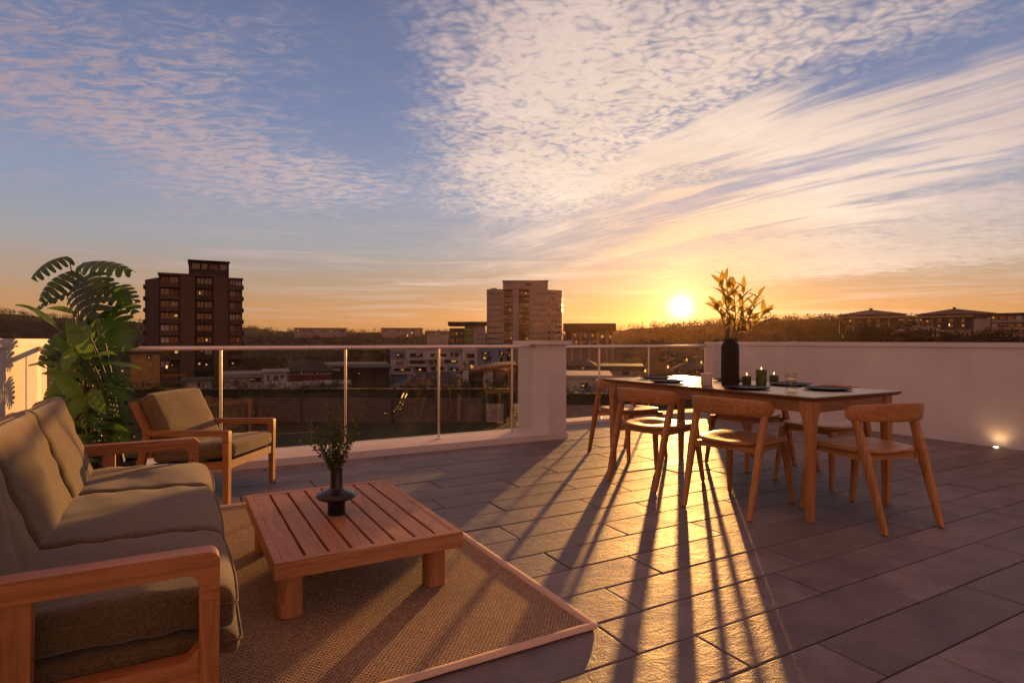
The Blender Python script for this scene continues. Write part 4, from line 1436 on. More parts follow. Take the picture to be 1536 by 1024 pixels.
def build_land():
    V, F = [], []
    rings = [0.0, 6, 12, 18, 24, 30, 36, 42, 50, 60, 72, 86, 100, 120, 140, 165, 190, 220, 250, 280, 310, 345, 380, 410, 430, 450, 480, 520, 570, 630, 690, 750, 800, 840, 870, 920, 1000, 1200, 1600, 2400, 3600]
    na = 240
    base = math.atan2(FX, FY)
    for i, d in enumerate(rings):
        for k in range(na):
            a = 2 * PI * k / na
            x, y = d * math.sin(a), d * math.cos(a)
            V.append((x, y, land(x, y) - (0.0 if d < 900 else (d - 900) * 0.012)))
    for i in range(len(rings) - 1):
        for k in range(na):
            k2 = (k + 1) % na
            F.append((i * na + k, i * na + k2, (i + 1) * na + k2, (i + 1) * na + k))
    m, t = material('land')
    co = t.n('ShaderNodeTexCoord').outputs['Object']
    n1 = t.noise(co, 0.035, 6, 0.65)
    n2 = t.noise(co, 0.6, 6, 0.7)
    c = t.mix(t.sstep(n1, 0.35, 0.65), (0.030, 0.034, 0.014), (0.062, 0.052, 0.026))
    c = t.mix(t.sstep(n2, 0.4, 0.75), c, (0.022, 0.022, 0.010))
    out(t, principled(t, t.m('ADD', t.m('MULTIPLY', n1, 3.0), n2), 0.8, 0.6, Base_Color=c, Roughness=0.95, Specular_IOR_Level=0.1))
    struct(raw('ground', V, F, m, None, True))
    # mown lawn below the terrace
    m, t = material('lawn')
    co = t.n('ShaderNodeTexCoord').outputs['Object']
    n1 = t.noise(co, 0.5, 5, 0.65)
    n2 = t.noise(t.map(co, (1, 1, 0.3)), 18.0, 5, 0.75)
    c = t.mix(t.sstep(n1, 0.3, 0.7), (0.016, 0.028, 0.007), (0.036, 0.050, 0.013))
    c = t.mix(t.sstep(n2, 0.42, 0.66), c, (0.009, 0.016, 0.004))
    out(t, principled(t, n2, 1.0, 0.03, Base_Color=c, Roughness=0.9, Specular_IOR_Level=0.2))
    V, F = [], []
    xs = [(-46 + 92 * i / 40) for i in range(41)]
    ys = [(4 + 27.2 * j / 14) for j in range(15)]
    for j, f in enumerate(ys):
        for i, r in enumerate(xs):
            x, y = f * FX + r * RX, f * FY + r * RY
            V.append((x, y, -3.295 + 0.05 * noise.noise(Vector((x * .2, y * .2, 0)))))
    for j in range(14):
        for i in range(40):
            a = j * 41 + i
            F.append((a, a + 1, a + 42, a + 41))
    struct(raw('lawn', V, F, m, None, True))
    # grass standing along the lawn: blades, uncountable
    r_ = random.Random(8)
    V, F, T = [], [], []
    for _ in range(26000):
        f = 7.5 + 22 * r_.random() ** 1.6
        a = r_.uniform(-0.72, 0.42)
        x, y = f * FX + a * f * RX, f * FY + a * f * RY
        if y < 7.3:
            continue
        h, w = r_.uniform(0.05, 0.14), r_.uniform(0.006, 0.014)
        th = r_.uniform(0, PI)
        lx, ly = r_.uniform(-0.05, 0.05), r_.uniform(-0.05, 0.05)
        k = len(V)
        V += [(x - w * math.cos(th), y - w * math.sin(th), -3.3), (x + w * math.cos(th), y + w * math.sin(th), -3.3), (x + lx, y + ly, -3.3 + h)]
        F.append((k, k + 1, k + 2))
        T += [r_.random()] * 3
    o = raw('grass', V, F, M['hedge_leaf'])
    o.data.attributes.new('tone', 'FLOAT', 'POINT').data.foreach_set('value', T)
    struct(o, 'stuff')
build_land()

# ------------------------------------------------------------------ greenery
def leaf_cloud(name, mat, clumps, per, lsize, seed, parent=None):
    """clumps = [(centre, radius)]; every clump is a loose shell of leaf-sized faces"""
    r = random.Random(seed)
    V, F, T = [], [], []
    for c, rad in clumps:
        c = Vector(c)
        ct = r.uniform(0.0, 0.75)
        for _ in range(per):
            d = Vector((r.gauss(0, 1), r.gauss(0, 1), r.gauss(0, 0.8))).normalized()
            p = c + d * rad * (0.35 + 0.65 * r.random() ** 0.5)
            n = (d * 0.5 + Vector((r.uniform(-1, 1), r.uniform(-1, 1), r.uniform(-.4, 1)))).normalized()
            s = n.cross(Vector((r.uniform(-1, 1), r.uniform(-1, 1), r.uniform(-1, 1)))).normalized()
            q = n.cross(s)
            a, b = lsize * r.uniform(0.6, 1.4), lsize * r.uniform(0.3, 0.7)
            k = len(V)
            V += [p - s * a, p + q * b, p + s * a, p - q * b]
            F.append((k, k + 1, k + 2, k + 3))
            T += [min(1, ct + r.uniform(0, 0.25))] * 4
    o = raw(name, V, F, mat, parent)
    o.data.attributes.new('tone', 'FLOAT', 'POINT').data.foreach_set('value', T)
    return o

def tree_proto(h, w, seed, mat, dense=1.0, tall=False):
    r = random.Random(seed)
    t = thing('tree', 'x', 'tree')
    bm = bmesh.new()
    top = h * 0.72
    pts = [(0, 0, -0.6)]
    x = y = 0
    for i in range(1, 7):
        x += r.uniform(-.04, .04) * h
        y += r.uniform(-.04, .04) * h
        pts.append((x, y, top * i / 6))
    tube(bm, pts, [h * 0.030 * (1 - 0.75 * i / 6) + 0.02 for i in range(7)], 8)
    clumps = []
    for k in range(int(9 * dense) + 3):
        a = k * 2.4 + r.uniform(-.5, .5)
        s = r.uniform(0.35, 0.95)
        p0 = Vector(pts[min(6, 2 + int(s * 4))])
        rad = w / 2 * r.uniform(0.45, 1.0) * (1 - 0.45 * max(0, s - 0.5))
        e = p0 + Vector((math.cos(a) * rad, math.sin(a) * rad, h * r.uniform(0.10, 0.30)))
        m = (p0 + e) / 2 + Vector((0, 0, h * 0.02))
        tube(bm, [p0, m, e], [h * 0.012, h * 0.008, h * 0.003], 5)
        for _ in range(5):
            c = e + Vector((r.gauss(0, 1), r.gauss(0, 1), r.gauss(0, .7))) * w * 0.10
            c.z = min(c.z, h * 0.98)
            clumps.append((c, w * r.uniform(0.06, 0.13)))
    clumps.append((Vector(pts[-1]) + Vector((0, 0, h * .15)), w * .14))
    finish('trunk', bm, M['bark'], t)
    leaf_cloud('crown', mat, clumps, int(60 * dense), w * 0.0165, seed + 1, t)
    return t

P_ROUND = tree_proto(9, 9, 31, M['tree_leaf'], 1.3)
P_TALL = tree_proto(13, 8, 37, M['tree_leaf'], 1.3)
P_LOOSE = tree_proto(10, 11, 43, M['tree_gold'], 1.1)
used = {}
def tree(proto, px, depth, scale, rot, label, group):
    x, y = at(px, depth)
    loc = (x, y, land(x, y) - 0.2)
    if proto.name not in used:
        used[proto.name] = 1
        proto.location = loc
        proto.rotation_euler = (0, 0, rot)
        proto.scale = (scale, scale, scale)
        proto['label'] = label
        proto['group'] = group
        return proto
    return dup(proto, loc, rot, label, group, (scale, scale, scale))

r9 = random.Random(77)
G = 'trees on the skyline'
lab = 'dark leafy tree standing on the skyline left of the dark brick tower'
for px, dep, sc in ((-60, 210, 1.15), (-15, 190, 1.2), (20, 230, 1.1), (48, 200, 0.95), (200, 240, 0.9)):
    tree(P_ROUND, px, dep, sc, r9.uniform(0, 6), lab, G)
lab = 'dark rounded tree on the skyline just right of the dark brick tower'
for px, dep, sc in ((374, 190, 0.92), (386, 205, 0.9), (398, 215, 0.85), (412, 225, 0.8)):
    tree(P_ROUND, px, dep, sc, r9.uniform(0, 6), lab, G)
lab = 'dark tree on the skyline in front of the long low pale blocks'
for px, dep, sc in ((528, 300, 0.95), (545, 290, 1.1), (560, 300, 1.0), (576, 310, 0.9), (470, 310, 0.72), (500, 320, 0.7), (603, 320, 0.72), (640, 330, 0.75)):
    tree(P_TALL if px in (545, 560) else P_ROUND, px, dep, sc, r9.uniform(0, 6), lab, G)
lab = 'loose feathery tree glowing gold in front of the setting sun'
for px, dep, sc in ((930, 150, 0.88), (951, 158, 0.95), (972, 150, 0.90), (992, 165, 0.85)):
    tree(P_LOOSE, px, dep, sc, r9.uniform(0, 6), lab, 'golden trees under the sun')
lab = 'small dark bushy tree seen through the glass among the houses'
for px, dep, sc in ((228, 70, 0.42), (262, 66, 0.40), (352, 95, 0.5), (416, 92, 0.55), (548, 88, 0.5), (566, 105, 0.6), (580, 95, 0.5), (668, 72, 0.3), (890, 100, 0.48), (935, 85, 0.42), (982, 90, 0.5), (1012, 105, 0.55), (1040, 98, 0.5), (1062, 110, 0.5)):
    tree(P_ROUND, px, dep, sc, r9.uniform(0, 6), lab, 'small trees among the houses')
lab = 'dark bushy tree in front of the two hip-roofed pavilions'
for px, dep, top in ((1259, 120, 497), (1281, 128, 490), (1303, 135, 494), (1352, 126, 484), (1361, 140, 488), (1404, 130, 496), (1432, 118, 498), (1455, 112, 487), (1474, 120, 492), (1509, 108, 498)):
    x, y = at(px, dep)
    p_ = P_ROUND if px % 4 == 1 else P_TALL
    tree(p_, px, dep, (zat(top, dep) - land(x, y) + 0.2) / (9.0 if p_ is P_ROUND else 13.0), r9.uniform(0, 6), lab, 'trees below the pavilions')
lab = 'dark tree on the hillside between the sun and the two hip-roofed pavilions'
for px, dep, sc in ((1090, 300, 0.7), (1118, 330, 0.75), (1146, 340, 0.75), (1172, 350, 0.8), (1196, 335, 0.8), (1222, 345, 0.85), (1246, 330, 0.8), (1262, 345, 0.85)):
    tree(P_ROUND, px, dep, sc, r9.uniform(0, 6), lab, 'trees on the right hillside')

# far wood covering the slopes: one mass nobody could count
cl = []
for _ in range(2600):
    px = r9.uniform(-200, 1640)
    if px > 960:
        f = r9.uniform(235, 432)
    else:
        f = r9.uniform(330, 845)
    x, y = at(px, f)
    rad = r9.uniform(2.0, 4.2) * (1 if px > 960 else 1.35)
    cl.append(((x, y, land(x, y) + rad * 0.35), rad))
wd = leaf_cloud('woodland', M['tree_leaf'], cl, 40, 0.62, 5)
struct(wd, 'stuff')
# scrub on the bank beyond the hedge
cl = []
for _ in range(380):
    px = r9.uniform(120, 1100)
    f = r9.uniform(40, 150)
    x, y = at(px, f)
    rad = r9.uniform(0.5, 1.5)
    cl.append(((x, y, land(x, y) + rad * 0.1), rad * 0.8))
struct(leaf_cloud('undergrowth', M['hedge_leaf'], cl, 130, 0.085, 6), 'stuff')

# hedge behind the slatted fence
def hedge(px0, px1, dep, z0, z1, th, label):
    x0, y0 = at(px0, dep)
    t = thing('hedge', label, 'hedge', (x0, y0, z0), -YAW)
    L = (px1 - px0) / FOC * dep
    cl = []
    n = int(L / 0.30)
    for i in range(n):
        for k in range(6):
            zz = r9.uniform(0.15, z1 - z0)
            cl.append(((L * (i + r9.random()) / n, r9.uniform(0, th), zz), r9.uniform(0.22, 0.36)))
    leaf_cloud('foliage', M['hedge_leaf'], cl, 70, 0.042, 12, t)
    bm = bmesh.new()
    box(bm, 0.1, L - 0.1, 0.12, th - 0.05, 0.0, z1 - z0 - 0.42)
    finish('light_block_core', bm, M['hedge_leaf'], t)  # solid box added inside the leaves to stop low sun showing through
    bm = bmesh.new()
    for i in range(int(L / 1.2)):
        tube(bm, [(i * 1.2 + 0.5, th / 2, -0.3), (i * 1.2 + 0.5, th / 2, z1 - z0 - 0.3)], [0.05, 0.02], 6)
    finish('stem', bm, M['bark'], t)
hedge(150, 768, 34.0, -3.3, -1.30, 0.9, 'long clipped dark hedge behind the slatted fence, below the left railing')
hedge(846, 1062, 36.0, -3.3, -1.75, 0.9, 'clipped hedge below the flat white house, seen through the short railing')

def fence(px0, px1, dep, z0, z1, label, mat, gaps=()):
    x0, y0 = at(px0, dep)
    t = thing('slatted_fence', label, 'fence', (x0, y0, z0), -YAW)
    L = (px1 - px0) / FOC * dep
    H = z1 - z0
    n = max(1, round(L / 2.3))
    for i in range(n + 1):
        x = L * i / n
        boxo('post', x - 0.06, x + 0.06, 0.0, 0.10, -0.1, H + 0.04, M['dark_post'], t, 0.008, 1)
    ns = 11
    for i in range(n):
        bm = bmesh.new()
        xa, xb = L * i / n + 0.062, L * (i + 1) / n - 0.062
        if i in gaps:
            continue
        for k in range(ns):
            za = 0.05 + (H - 0.06) * k / ns
            box(bm, xa, xb, 0.03, 0.055, za, za + (H - 0.06) / ns - 0.022)
        finish('slat_panel', bm, mat, t)
    return t
M['dark_post'] = simple('dark_post', (0.020, 0.016, 0.014), 0.7)
M['fence_wood'] = simple('weathered_fence', (0.085, 0.058, 0.038), 0.75, 0, 0.25, 3.0, 0.3, 30.0)
M['fence_pale'] = simple('pale_fence', (0.30, 0.25, 0.21), 0.7, 0, 0.2, 3.0)
fence(180, 724, 31.5, -3.3, -1.95, 'long brown slatted fence at the far side of the lawn below the left railing', M['fence_wood'])
fence(727, 757, 31.5, -3.3, -2.25, 'short pale louvred fence panel at the right end of the brown slatted fence', M['fence_pale'])
fence(846, 930, 33.5, -3.3, -2.55, 'low pale slatted fence seen through the short railing left of the dining table', M['fence_pale'])
# ------------------------------------------------------------------ buildings
def wallmat(name, col, var=0.10, sc=0.25):
    m, t = material(name)
    co = t.n('ShaderNodeTexCoord').outputs['Object']
    n = t.noise(co, sc, 6, 0.65)
    st = t.noise(t.map(co, (1.0, 1.0, 0.12)), 1.1, 5, 0.65)
    c = t.mix(t.sstep(n, 0.3, 0.7), tuple(x * (1 - var) for x in col), tuple(x * (1 + var) for x in col))
    c = t.mix(t.m('MULTIPLY', t.sstep(st, 0.55, 0.8), 0.35), c, tuple(x * 0.6 for x in col))
    out(t, principled(t, t.noise(co, 3.0, 4), 0.15, 0.02, Base_Color=c, Roughness=0.8, Specular_IOR_Level=0.25))
    return m
M['brick'] = wallmat('brown_brick', (0.092, 0.060, 0.038))
M['brick_dark'] = wallmat('dark_brick', (0.046, 0.033, 0.026))
M['conc'] = wallmat('pale_concrete', (0.25, 0.225, 0.215))
M['conc_dk'] = wallmat('grey_concrete', (0.115, 0.095, 0.088))
M['bwhite'] = wallmat('white_wall', (0.40, 0.37, 0.36))
M['bblue'] = wallmat('blue_panel', (0.16, 0.20, 0.30))
M['bgreen'] = wallmat('green_panel', (0.085, 0.20, 0.055))
M['bred'] = wallmat('red_band', (0.17, 0.045, 0.03))
M['roof_dk'] = wallmat('dark_roof', (0.045, 0.036, 0.032))
M['roof_red'] = wallmat('red_roof', (0.13, 0.045, 0.03))
M['roof_pale'] = wallmat('pale_roof', (0.24, 0.21, 0.19))
M['yellow'] = wallmat('ochre_wall', (0.34, 0.20, 0.06))
M['wglass'] = simple('window_glass', (0.016, 0.016, 0.020), 0.10, 0.0, 0.3, 0.5, spec=0.8)
M['blind'] = simple('window_blind', (0.38, 0.33, 0.31), 0.6, 0.0, 0.15, 0.6)
M['curtain'] = simple('warm_curtain', (0.16, 0.075, 0.035), 0.7, 0.0, 0.2, 0.6)
rb = random.Random(202)

class Bld:
    """a building that stands square to the city view; features are given in photo pixels at its own distance"""
    def __init__(s, name, label, px0, px1, ytop, depth, thick, zb=None, cat='building', group=None):
        s.pc, s.d, s.th = (px0 + px1) / 2, depth, thick
        x, y = at(s.pc, depth)
        s.zb = land(x, y) - 1.0 if zb is None else zb
        s.az = math.atan((s.pc - 768) / FOC)
        s.t = thing(name, label, cat, (x, y, s.zb), -YAW - s.az, group)
    def lx(s, px):
        return (px - s.pc) / FOC * s.d * math.cos(s.az)
    def lz(s, py):
        return zat(py, s.d) - s.zb
    def blk(s, name, px0, px1, y0, y1, mat, out_=0.0, thick=None, parent=None, inset=0.0, bev=0.0):
        """block from column px0..px1, row y0 (top)..y1 (None = ground); out_ = metres in front of the facade"""
        z0 = 0.0 if y1 is None else s.lz(y1)
        th = s.th if thick is None else thick
        return boxo(name, s.lx(px0), s.lx(px1), -out_ + inset, -out_ + inset + th, z0, s.lz(y0), mat, parent or s.t, bev, 1)
    def win(s, px0, px1, y0, y1, proud=0.05, lit=0.06, blind=0.12, frame=None, name='window'):
        u = rb.random()
        on = M['lit'] if u < lit * 1.6 else M['lit_dim'] if u < lit * 3.2 else None
        mat = M['wglass'] if on else M['blind'] if u > 1 - blind * 0.8 else M['curtain'] if u > 1 - blind * 1.8 else M['wglass']
        w = boxo(name, s.lx(px0), s.lx(px1), -proud, -proud + 0.16, s.lz(y1), s.lz(y0), mat, s.t)
        if on:      # a lamp lights only part of the room behind
            a = rb.uniform(0.0, 0.6)
            e = a + rb.uniform(0.18, 0.4)
            za = rb.uniform(0.05, 0.5)
            ze = za + rb.uniform(0.25, 0.45)
            X0, X1, Z0, Z1 = s.lx(px0), s.lx(px1), s.lz(y1), s.lz(y0)
            boxo('lit_pane', X0 + (X1 - X0) * a, X0 + (X1 - X0) * e, -proud - 0.02, -proud - 0.002, Z0 + (Z1 - Z0) * za, Z0 + (Z1 - Z0) * ze, on, w)
        if frame:
            bm = bmesh.new()
            xm = (s.lx(px0) + s.lx(px1)) / 2
            fw = 0.05 * s.d / 150
            box(bm, xm - fw, xm + fw, -proud - 0.06, -proud - 0.003, s.lz(y1), s.lz(y0))
            box(bm, s.lx(px0) - fw, s.lx(px1) + fw, -proud - 0.10, 0.02, s.lz(y1) - 2 * fw, s.lz(y1) - 0.004)
            finish('frame', bm, frame, w)
        return w
    def hip(s, px0, px1, yeave, ypeak, mat, over=0.6, ridge=0.35, name='roof', parent=None):
        x0, x1 = s.lx(px0) - over, s.lx(px1) + over
        z0, z1 = s.lz(yeave), s.lz(ypeak)
        ya, yb = -over, s.th + over
        xm, rw = (x0 + x1) / 2, (x1 - x0) / 2 * ridge
        ym = (ya + yb) / 2
        V = [(x0, ya, z0), (x1, ya, z0), (x1, yb, z0), (x0, yb, z0), (xm - rw, ym, z1), (xm + rw, ym, z1),
             (x0, ya, z0 - 0.25), (x1, ya, z0 - 0.25), (x1, yb, z0 - 0.25), (x0, yb, z0 - 0.25)]
        F = [(0, 1, 5, 4), (1, 2, 5), (2, 3, 4, 5), (3, 0, 4), (0, 6, 7, 1), (1, 7, 8, 2), (2, 8, 9, 3), (3, 9, 6, 0), (9, 8, 7, 6)]
        return raw(name, V, F, mat, parent or s.t)

# dark brick tower
def brick_tower():
    b = Bld('apartment_tower', 'dark brick apartment tower with stacked balconies, tall behind the armchair', 215, 368, 413, 150, 16)
    b.blk('wall', 270, 292.5, 412.5, None, M['brick'], 0.9)
    b.blk('wall', 320.5, 343.5, 413.5, None, M['brick'], 0.9)
    b.blk('wall', 240, 366, 414, None, M['brick_dark'])
    # angled left wing
    z1 = b.lz(418)
    V = [(b.lx(216), 9, 0), (b.lx(239.8), -0.2, 0), (b.lx(239.8), 15, 0), (b.lx(216), 15, 0)]
    V += [(x, y, z1) for x, y, _ in V]
    raw('side_wing', V, [(0, 1, 5, 4), (1, 2, 6, 5), (2, 3, 7, 6), (3, 0, 4, 7), (4, 5, 6, 7)], M['brick_dark'], b.t)
    b.blk('parapet', 238, 322, 411.5, 414.5, M['brick'], 1.1, 14)
    b.blk('parapet', 343.8, 367, 414.5, 417.5, M['brick_dark'], 0.9, 13)
    p = b.blk('penthouse', 283, 345, 391, 413.2, M['brick_dark'], -1.0, 9)
    b.blk('penthouse_roof', 281.5, 346.5, 389.5, 390.8, M['roof_dk'], 0.2, 11, p)
    for q in ((288, 300), (303, 311), (315, 328), (331, 341)):
        b.blk('penthouse_window', q[0], q[1], 394.5, 402.5, M['wglass'] if q[0] != 315 else M['curtain'], -0.9, 0.2, p)
    rows = [421.5 + 17.7 * i for i in range(10)]
    for k, y in enumerate(rows):
        for (x0, x1, o) in ((241, 269, 0), (294, 319.5, 0.3), (344.5, 365, 0)):
            xm = (x0 + x1) / 2
            b.win(x0 + 1.5, xm - 0.7, y - 4.6, y + 3.6, 0.06, 0.05, 0.16, M['brick_dark'])
            b.win(xm + 0.7, x1 - 1.5, y - 4.6, y + 3.6, 0.06, 0.05, 0.12, M['brick_dark'])
            b.blk('balcony', x0, x1, y + 4.4, y + 11.2, M['brick'] if x0 != 294 else M['brick_dark'], 1.25, 1.2)
        yy = y + 2
        b.blk('side_balcony', 213.5, 219, yy + 2, yy + 8, M['brick_dark'], -8.5, 3.0)
        if k < 9:
            b.blk('side_balcony', 365.2, 368.2, yy + 2, yy + 8, M['brick_dark'], 0.6, 3.0)
    b.blk('roof_plant', 252, 262, 409.5, 411.4, M['roof_dk'], -6, 3)
brick_tower()

def pale_tower():
    b = Bld('office_tower', 'pale concrete tower with dark balcony stacks and thin window bands, left of the sun', 729, 846, 432, 300, 26)
    b.blk('wall', 730, 755.3, 433.5, None, M['conc'])
    b.blk('wall', 755.4, 793.8, 434.5, None, M['roof_dk'], -1.6)
    b.blk('wall', 769.5, 778.0, 433.8, None, M['conc'], 0.2, 3)
    b.blk('wall', 793.9, 820.2, 433.0, None, M['conc'])
    # rounded right end
    bm = bmesh.new()
    x0, x1 = b.lx(820.3), b.lx(845)
    pts = [(x0, 0)] + [(x0 + (x1 - x0) * math.sin(a * PI / 12), 9 * (1 - math.cos(a * PI / 12))) for a in range(1, 7)] + [(x1, 22), (x0, 22)]
    prism(bm, pts, 'xy', 0, b.lz(434.5))
    finish('rounded_end', bm, M['conc'], b.t)
    p = b.blk('penthouse', 754, 822, 421.5, 432.9, M['conc'], -2, 16)
    b.blk('penthouse_roof', 753, 823, 420, 421.3, M['conc_dk'], -1.5, 17, p)
    b.blk('roof_plant', 789, 797, 424, 428, M['roof_dk'], -1.8, 0.2, p)
    b.blk('roof_hut', 758, 761, 419, 419.9, M['roof_dk'], -6, 2, p)
    for k in range(15):
        y = 439.5 + 8.5 * k
        for (a, c) in ((730.5, 754.8), (794.5, 819.8)):
            b.blk('window_band', a, c, y - 1.0, y + 1.2, M['wglass'], 0.12, 0.3)
        for (a, c) in ((756, 762), (763, 769.2), (779, 785.5), (786.5, 793)):
            b.win(a, c, y - 2.4, y + 2.0, -1.4, 0.14, 0.10)
        b.blk('balcony', 755.6, 769.3, y + 2.6, y + 4.8, M['conc'] if k % 3 == 1 else M['conc_dk'], 0.15, 1.2)
        b.blk('balcony', 778.3, 793.6, y + 2.6, y + 4.8, M['conc'] if k % 3 == 2 else M['conc_dk'], 0.15, 1.6)
        bm = bmesh.new()
        for a, c in zip(pts[:6], pts[1:7]):
            va, vc = Vector(a), Vector(c)
            m1, m2 = va.lerp(vc, 0.12), va.lerp(vc, 0.88)
            nv = Vector((vc.y - va.y, -(vc.x - va.x))).normalized() * 0.12
            z0, z1 = b.lz(y + 1.4), b.lz(y - 2.6)
            q = [bm.verts.new((m1.x + nv.x, m1.y + nv.y, z0)), bm.verts.new((m2.x + nv.x, m2.y + nv.y, z0)), bm.verts.new((m2.x + nv.x, m2.y + nv.y, z1)), bm.verts.new((m1.x + nv.x, m1.y + nv.y, z1))]
            bm.faces.new(q)
        finish('window_band', bm, M['wglass'] if rb.random() > 0.25 else M['curtain'], b.t)
    b.blk('roof_plant', 735, 744, 430, 433.4, M['roof_dk'], -8, 5)
pale_tower()

def low_hall():
    b = Bld('low_hall', 'low hall with a flat dark roof on pale columns, right of the pale concrete tower', 847, 922, 485, 250, 18)
    b.blk('wall', 848, 920, 497, None, M['conc_dk'])
    b.blk('roof', 845, 923.5, 485, 496.9, M['roof_dk'], 2.5, 24)
    for x in (858, 871, 884, 897, 910, 919):
        b.blk('column', x - 1.2, x + 1.2, 497, None, M['conc'], 0.7, 0.65)
    for x in (860, 873, 886, 899, 912):
        b.win(x, x + 8, 499, 507, 0.06, 0.2, 0.1)
        b.win(x, x + 8, 510, 517, 0.06, 0.2, 0.1)
low_hall()

def green_block():
    b = Bld('school_block', 'grey block with a bright green stair panel, left of the pale tower', 672, 729, 482, 240, 18)
    b.blk('wall', 697, 728, 488, None, M['conc'])
    b.blk('roof', 672, 730, 482.5, 487.9, M['roof_dk'], 1.5, 22)
    b.blk('wall', 674, 696.9, 492, None, M['conc_dk'], -3, 14)
    g = b.blk('stair_panel', 697.5, 710, 491, 521, M['bgreen'], 0.25, 0.2)
    for y in (494, 501, 508, 515):
        b.blk('pane', 699, 708.5, y, y + 1.6, M['wglass'], 0.33, 0.07, g)
    for y in (500, 507.5, 514):
        b.blk('window_band', 730.5 - 16, 726, y, y + 1.8, M['wglass'], 0.12, 0.3)
    for x in (676, 683, 690):
        b.win(x, x + 5, 497, 503, -2.9, 0.15, 0.1)
        b.win(x, x + 5, 507, 513, -2.9, 0.15, 0.1)
green_block()

def white_flats():
    b = Bld('apartment_block', 'white apartment block with blue recesses and scattered dark windows, behind the left railing', 586, 700, 525, 120, 14)
    b.blk('wall', 586.5, 692, 523, None, M['bwhite'])
    b.blk('roof', 585, 693.5, 521.6, 522.9, M['roof_pale'], 0.3, 14.6)
    for (x0, x1, y0, y1) in ((587, 608.5, 526, 538), (675, 692.3, 525, 532), (672, 691, 549, 561.5), (586, 611, 560, 574), (621, 641, 549, 559.5)):
        b.blk('blue_panel', x0, x1, y0, y1, M['bblue'], 0.12, 0.3)
    for (x0, x1, y0, y1) in ((594, 605, 530, 536), (595, 605, 541.5, 547), (615, 634, 529.5, 535.5), (615, 637, 540.5, 545.5), (592, 616, 552, 556), (624, 639, 550.5, 557), (616, 632, 560.5, 565.5),
                             (646, 670, 530, 535), (644, 656, 540.5, 547), (667, 687, 540, 544.5), (646, 666, 550, 555), (676, 688, 528.5, 535), (675, 689, 552, 556)):
        b.win(x0, x1, y0, y1, 0.20, 0.14, 0.10, M['bwhite'])
    for (x0, x1, y) in ((611, 641, 538), (641, 672, 537.5), (612, 641, 547.5), (588, 620, 559)):
        b.blk('balcony', x0, x1, y - 1.2, y + 1.4, M['bwhite'], 1.0, 0.98)
white_flats()

def blue_flats():
    b = Bld('apartment_block', 'blue-grey block between the white apartments and the pale tower', 693, 760, 523, 150, 12)
    b.blk('wall', 693.5, 760, 522, None, M['bblue'])
    b.blk('wall', 693.2, 716, 520, None, M['bwhite'], 0.5, 11)
    b.blk('roof', 692.5, 761, 519, 519.9, M['roof_pale'], 0.6, 13)
    for (x0, x1, y0, y1) in ((700, 712, 530, 536.5), (703, 712, 540, 546.5), (694.5, 699.5, 543, 547)):
        b.win(x0, x1, y0, y1, 0.56, 0.1, 0.1)
    for (x0, x1, y0, y1) in ((722, 735, 527, 532), (722, 737, 534, 540), (728, 737, 541, 544), (748, 757, 527, 533), (750, 759, 536, 543)):
        b.win(x0, x1, y0, y1, 0.06, 0.35, 0.1)
blue_flats()

def garage_house():
    b = Bld('garage_building', 'low building with a curved red roof edge and tall pale doors, beside the white pier', 694, 776, 548, 62, 9)
    b.blk('wall', 706, 775, 556, None, M['brick_dark'])
    bm = bmesh.new()
    pts = []
    for i in range(13):
        s = i / 12
        pts.append((b.lx(703 + 73 * s), b.lz(556.5 - 10.5 * math.sin(s * PI / 2) ** 0.8)))
    prism(bm, pts + [(x, z - 0.38) for x, z in pts[::-1]], 'xz', -0.7, 9.2)
    finish('roof', bm, M['roof_red'], b.t)
    for (x0, x1, y0, y1, m_) in ((725, 739.5, 555, 588, 'bwhite'), (743, 757.5, 554, 571, 'conc_dk'), (761, 774, 553, 587, 'conc_dk')):
        b.blk('door', x0, x1, y0, y1, M[m_], 0.10, 0.12)
    for (x0, x1, y0, y1) in ((708, 723, 571, 585), (743, 757.5, 572.5, 587)):
        b.win(x0, x1, y0, y1, 0.08, 0, 0)
    b.blk('wall', 695, 703.5, 556, None, M['bwhite'], 1.0, 6)
    b.hip(694, 704.5, 556, 549, M['roof_dk'], 0.3)
garage_house()

def simple_house(name, label, px0, px1, yw, yr, depth, thick, wm, rm, wins, flat=False, band=None, ground=None, group=None, over=0.5, ridge=0.35):
    b = Bld(name, label, px0, px1, yw, depth, thick, None, 'house', group)
    b.blk('wall', px0, px1, yw, None, M[wm])
    if flat:
        b.blk('roof', px0 - 0.4 / depth * FOC, px1 + 0.4 / depth * FOC, yr, yw - 0.05, M[rm], 0.4, thick + 0.8)
    else:
        b.hip(px0, px1, yw, yr, M[rm], over, ridge)
    for (x0, x1, y0, y1) in wins:
        b.win(x0, x1, y0, y1, 0.06, 0.18, 0.15, M[wm])
    if band:
        b.blk('band', px0 - 0.3, px1 + 0.3, band[0], band[1], M[band[2]], 0.06, 0.3)
    return b
simple_house('house', 'dark hip-roofed house on the slope just left of the tall pale garage doors', 612, 692, 578, 561, 58, 10, 'brick_dark', 'roof_dk', [(628, 637, 581, 585), (648, 656, 581, 585), (668, 678, 582, 586)], over=0.8, ridge=0.42)
simple_house('house', 'white house with a dark hip roof and dull red base, behind the glass', 432, 497, 556, 541, 88, 10, 'bwhite', 'roof_dk', [(438, 446, 557.5, 561), (450, 456, 557.5, 561), (470, 480, 557.5, 561)], band=(562, 575, 'bred'))
simple_house('house', 'small white house behind glass, left of the one with the dull red base', 396, 430, 558, 557, 78, 8, 'bwhite', 'roof_pale', [(401, 406, 563, 570), (411, 417, 563, 570), (421, 426, 562, 567)], True)
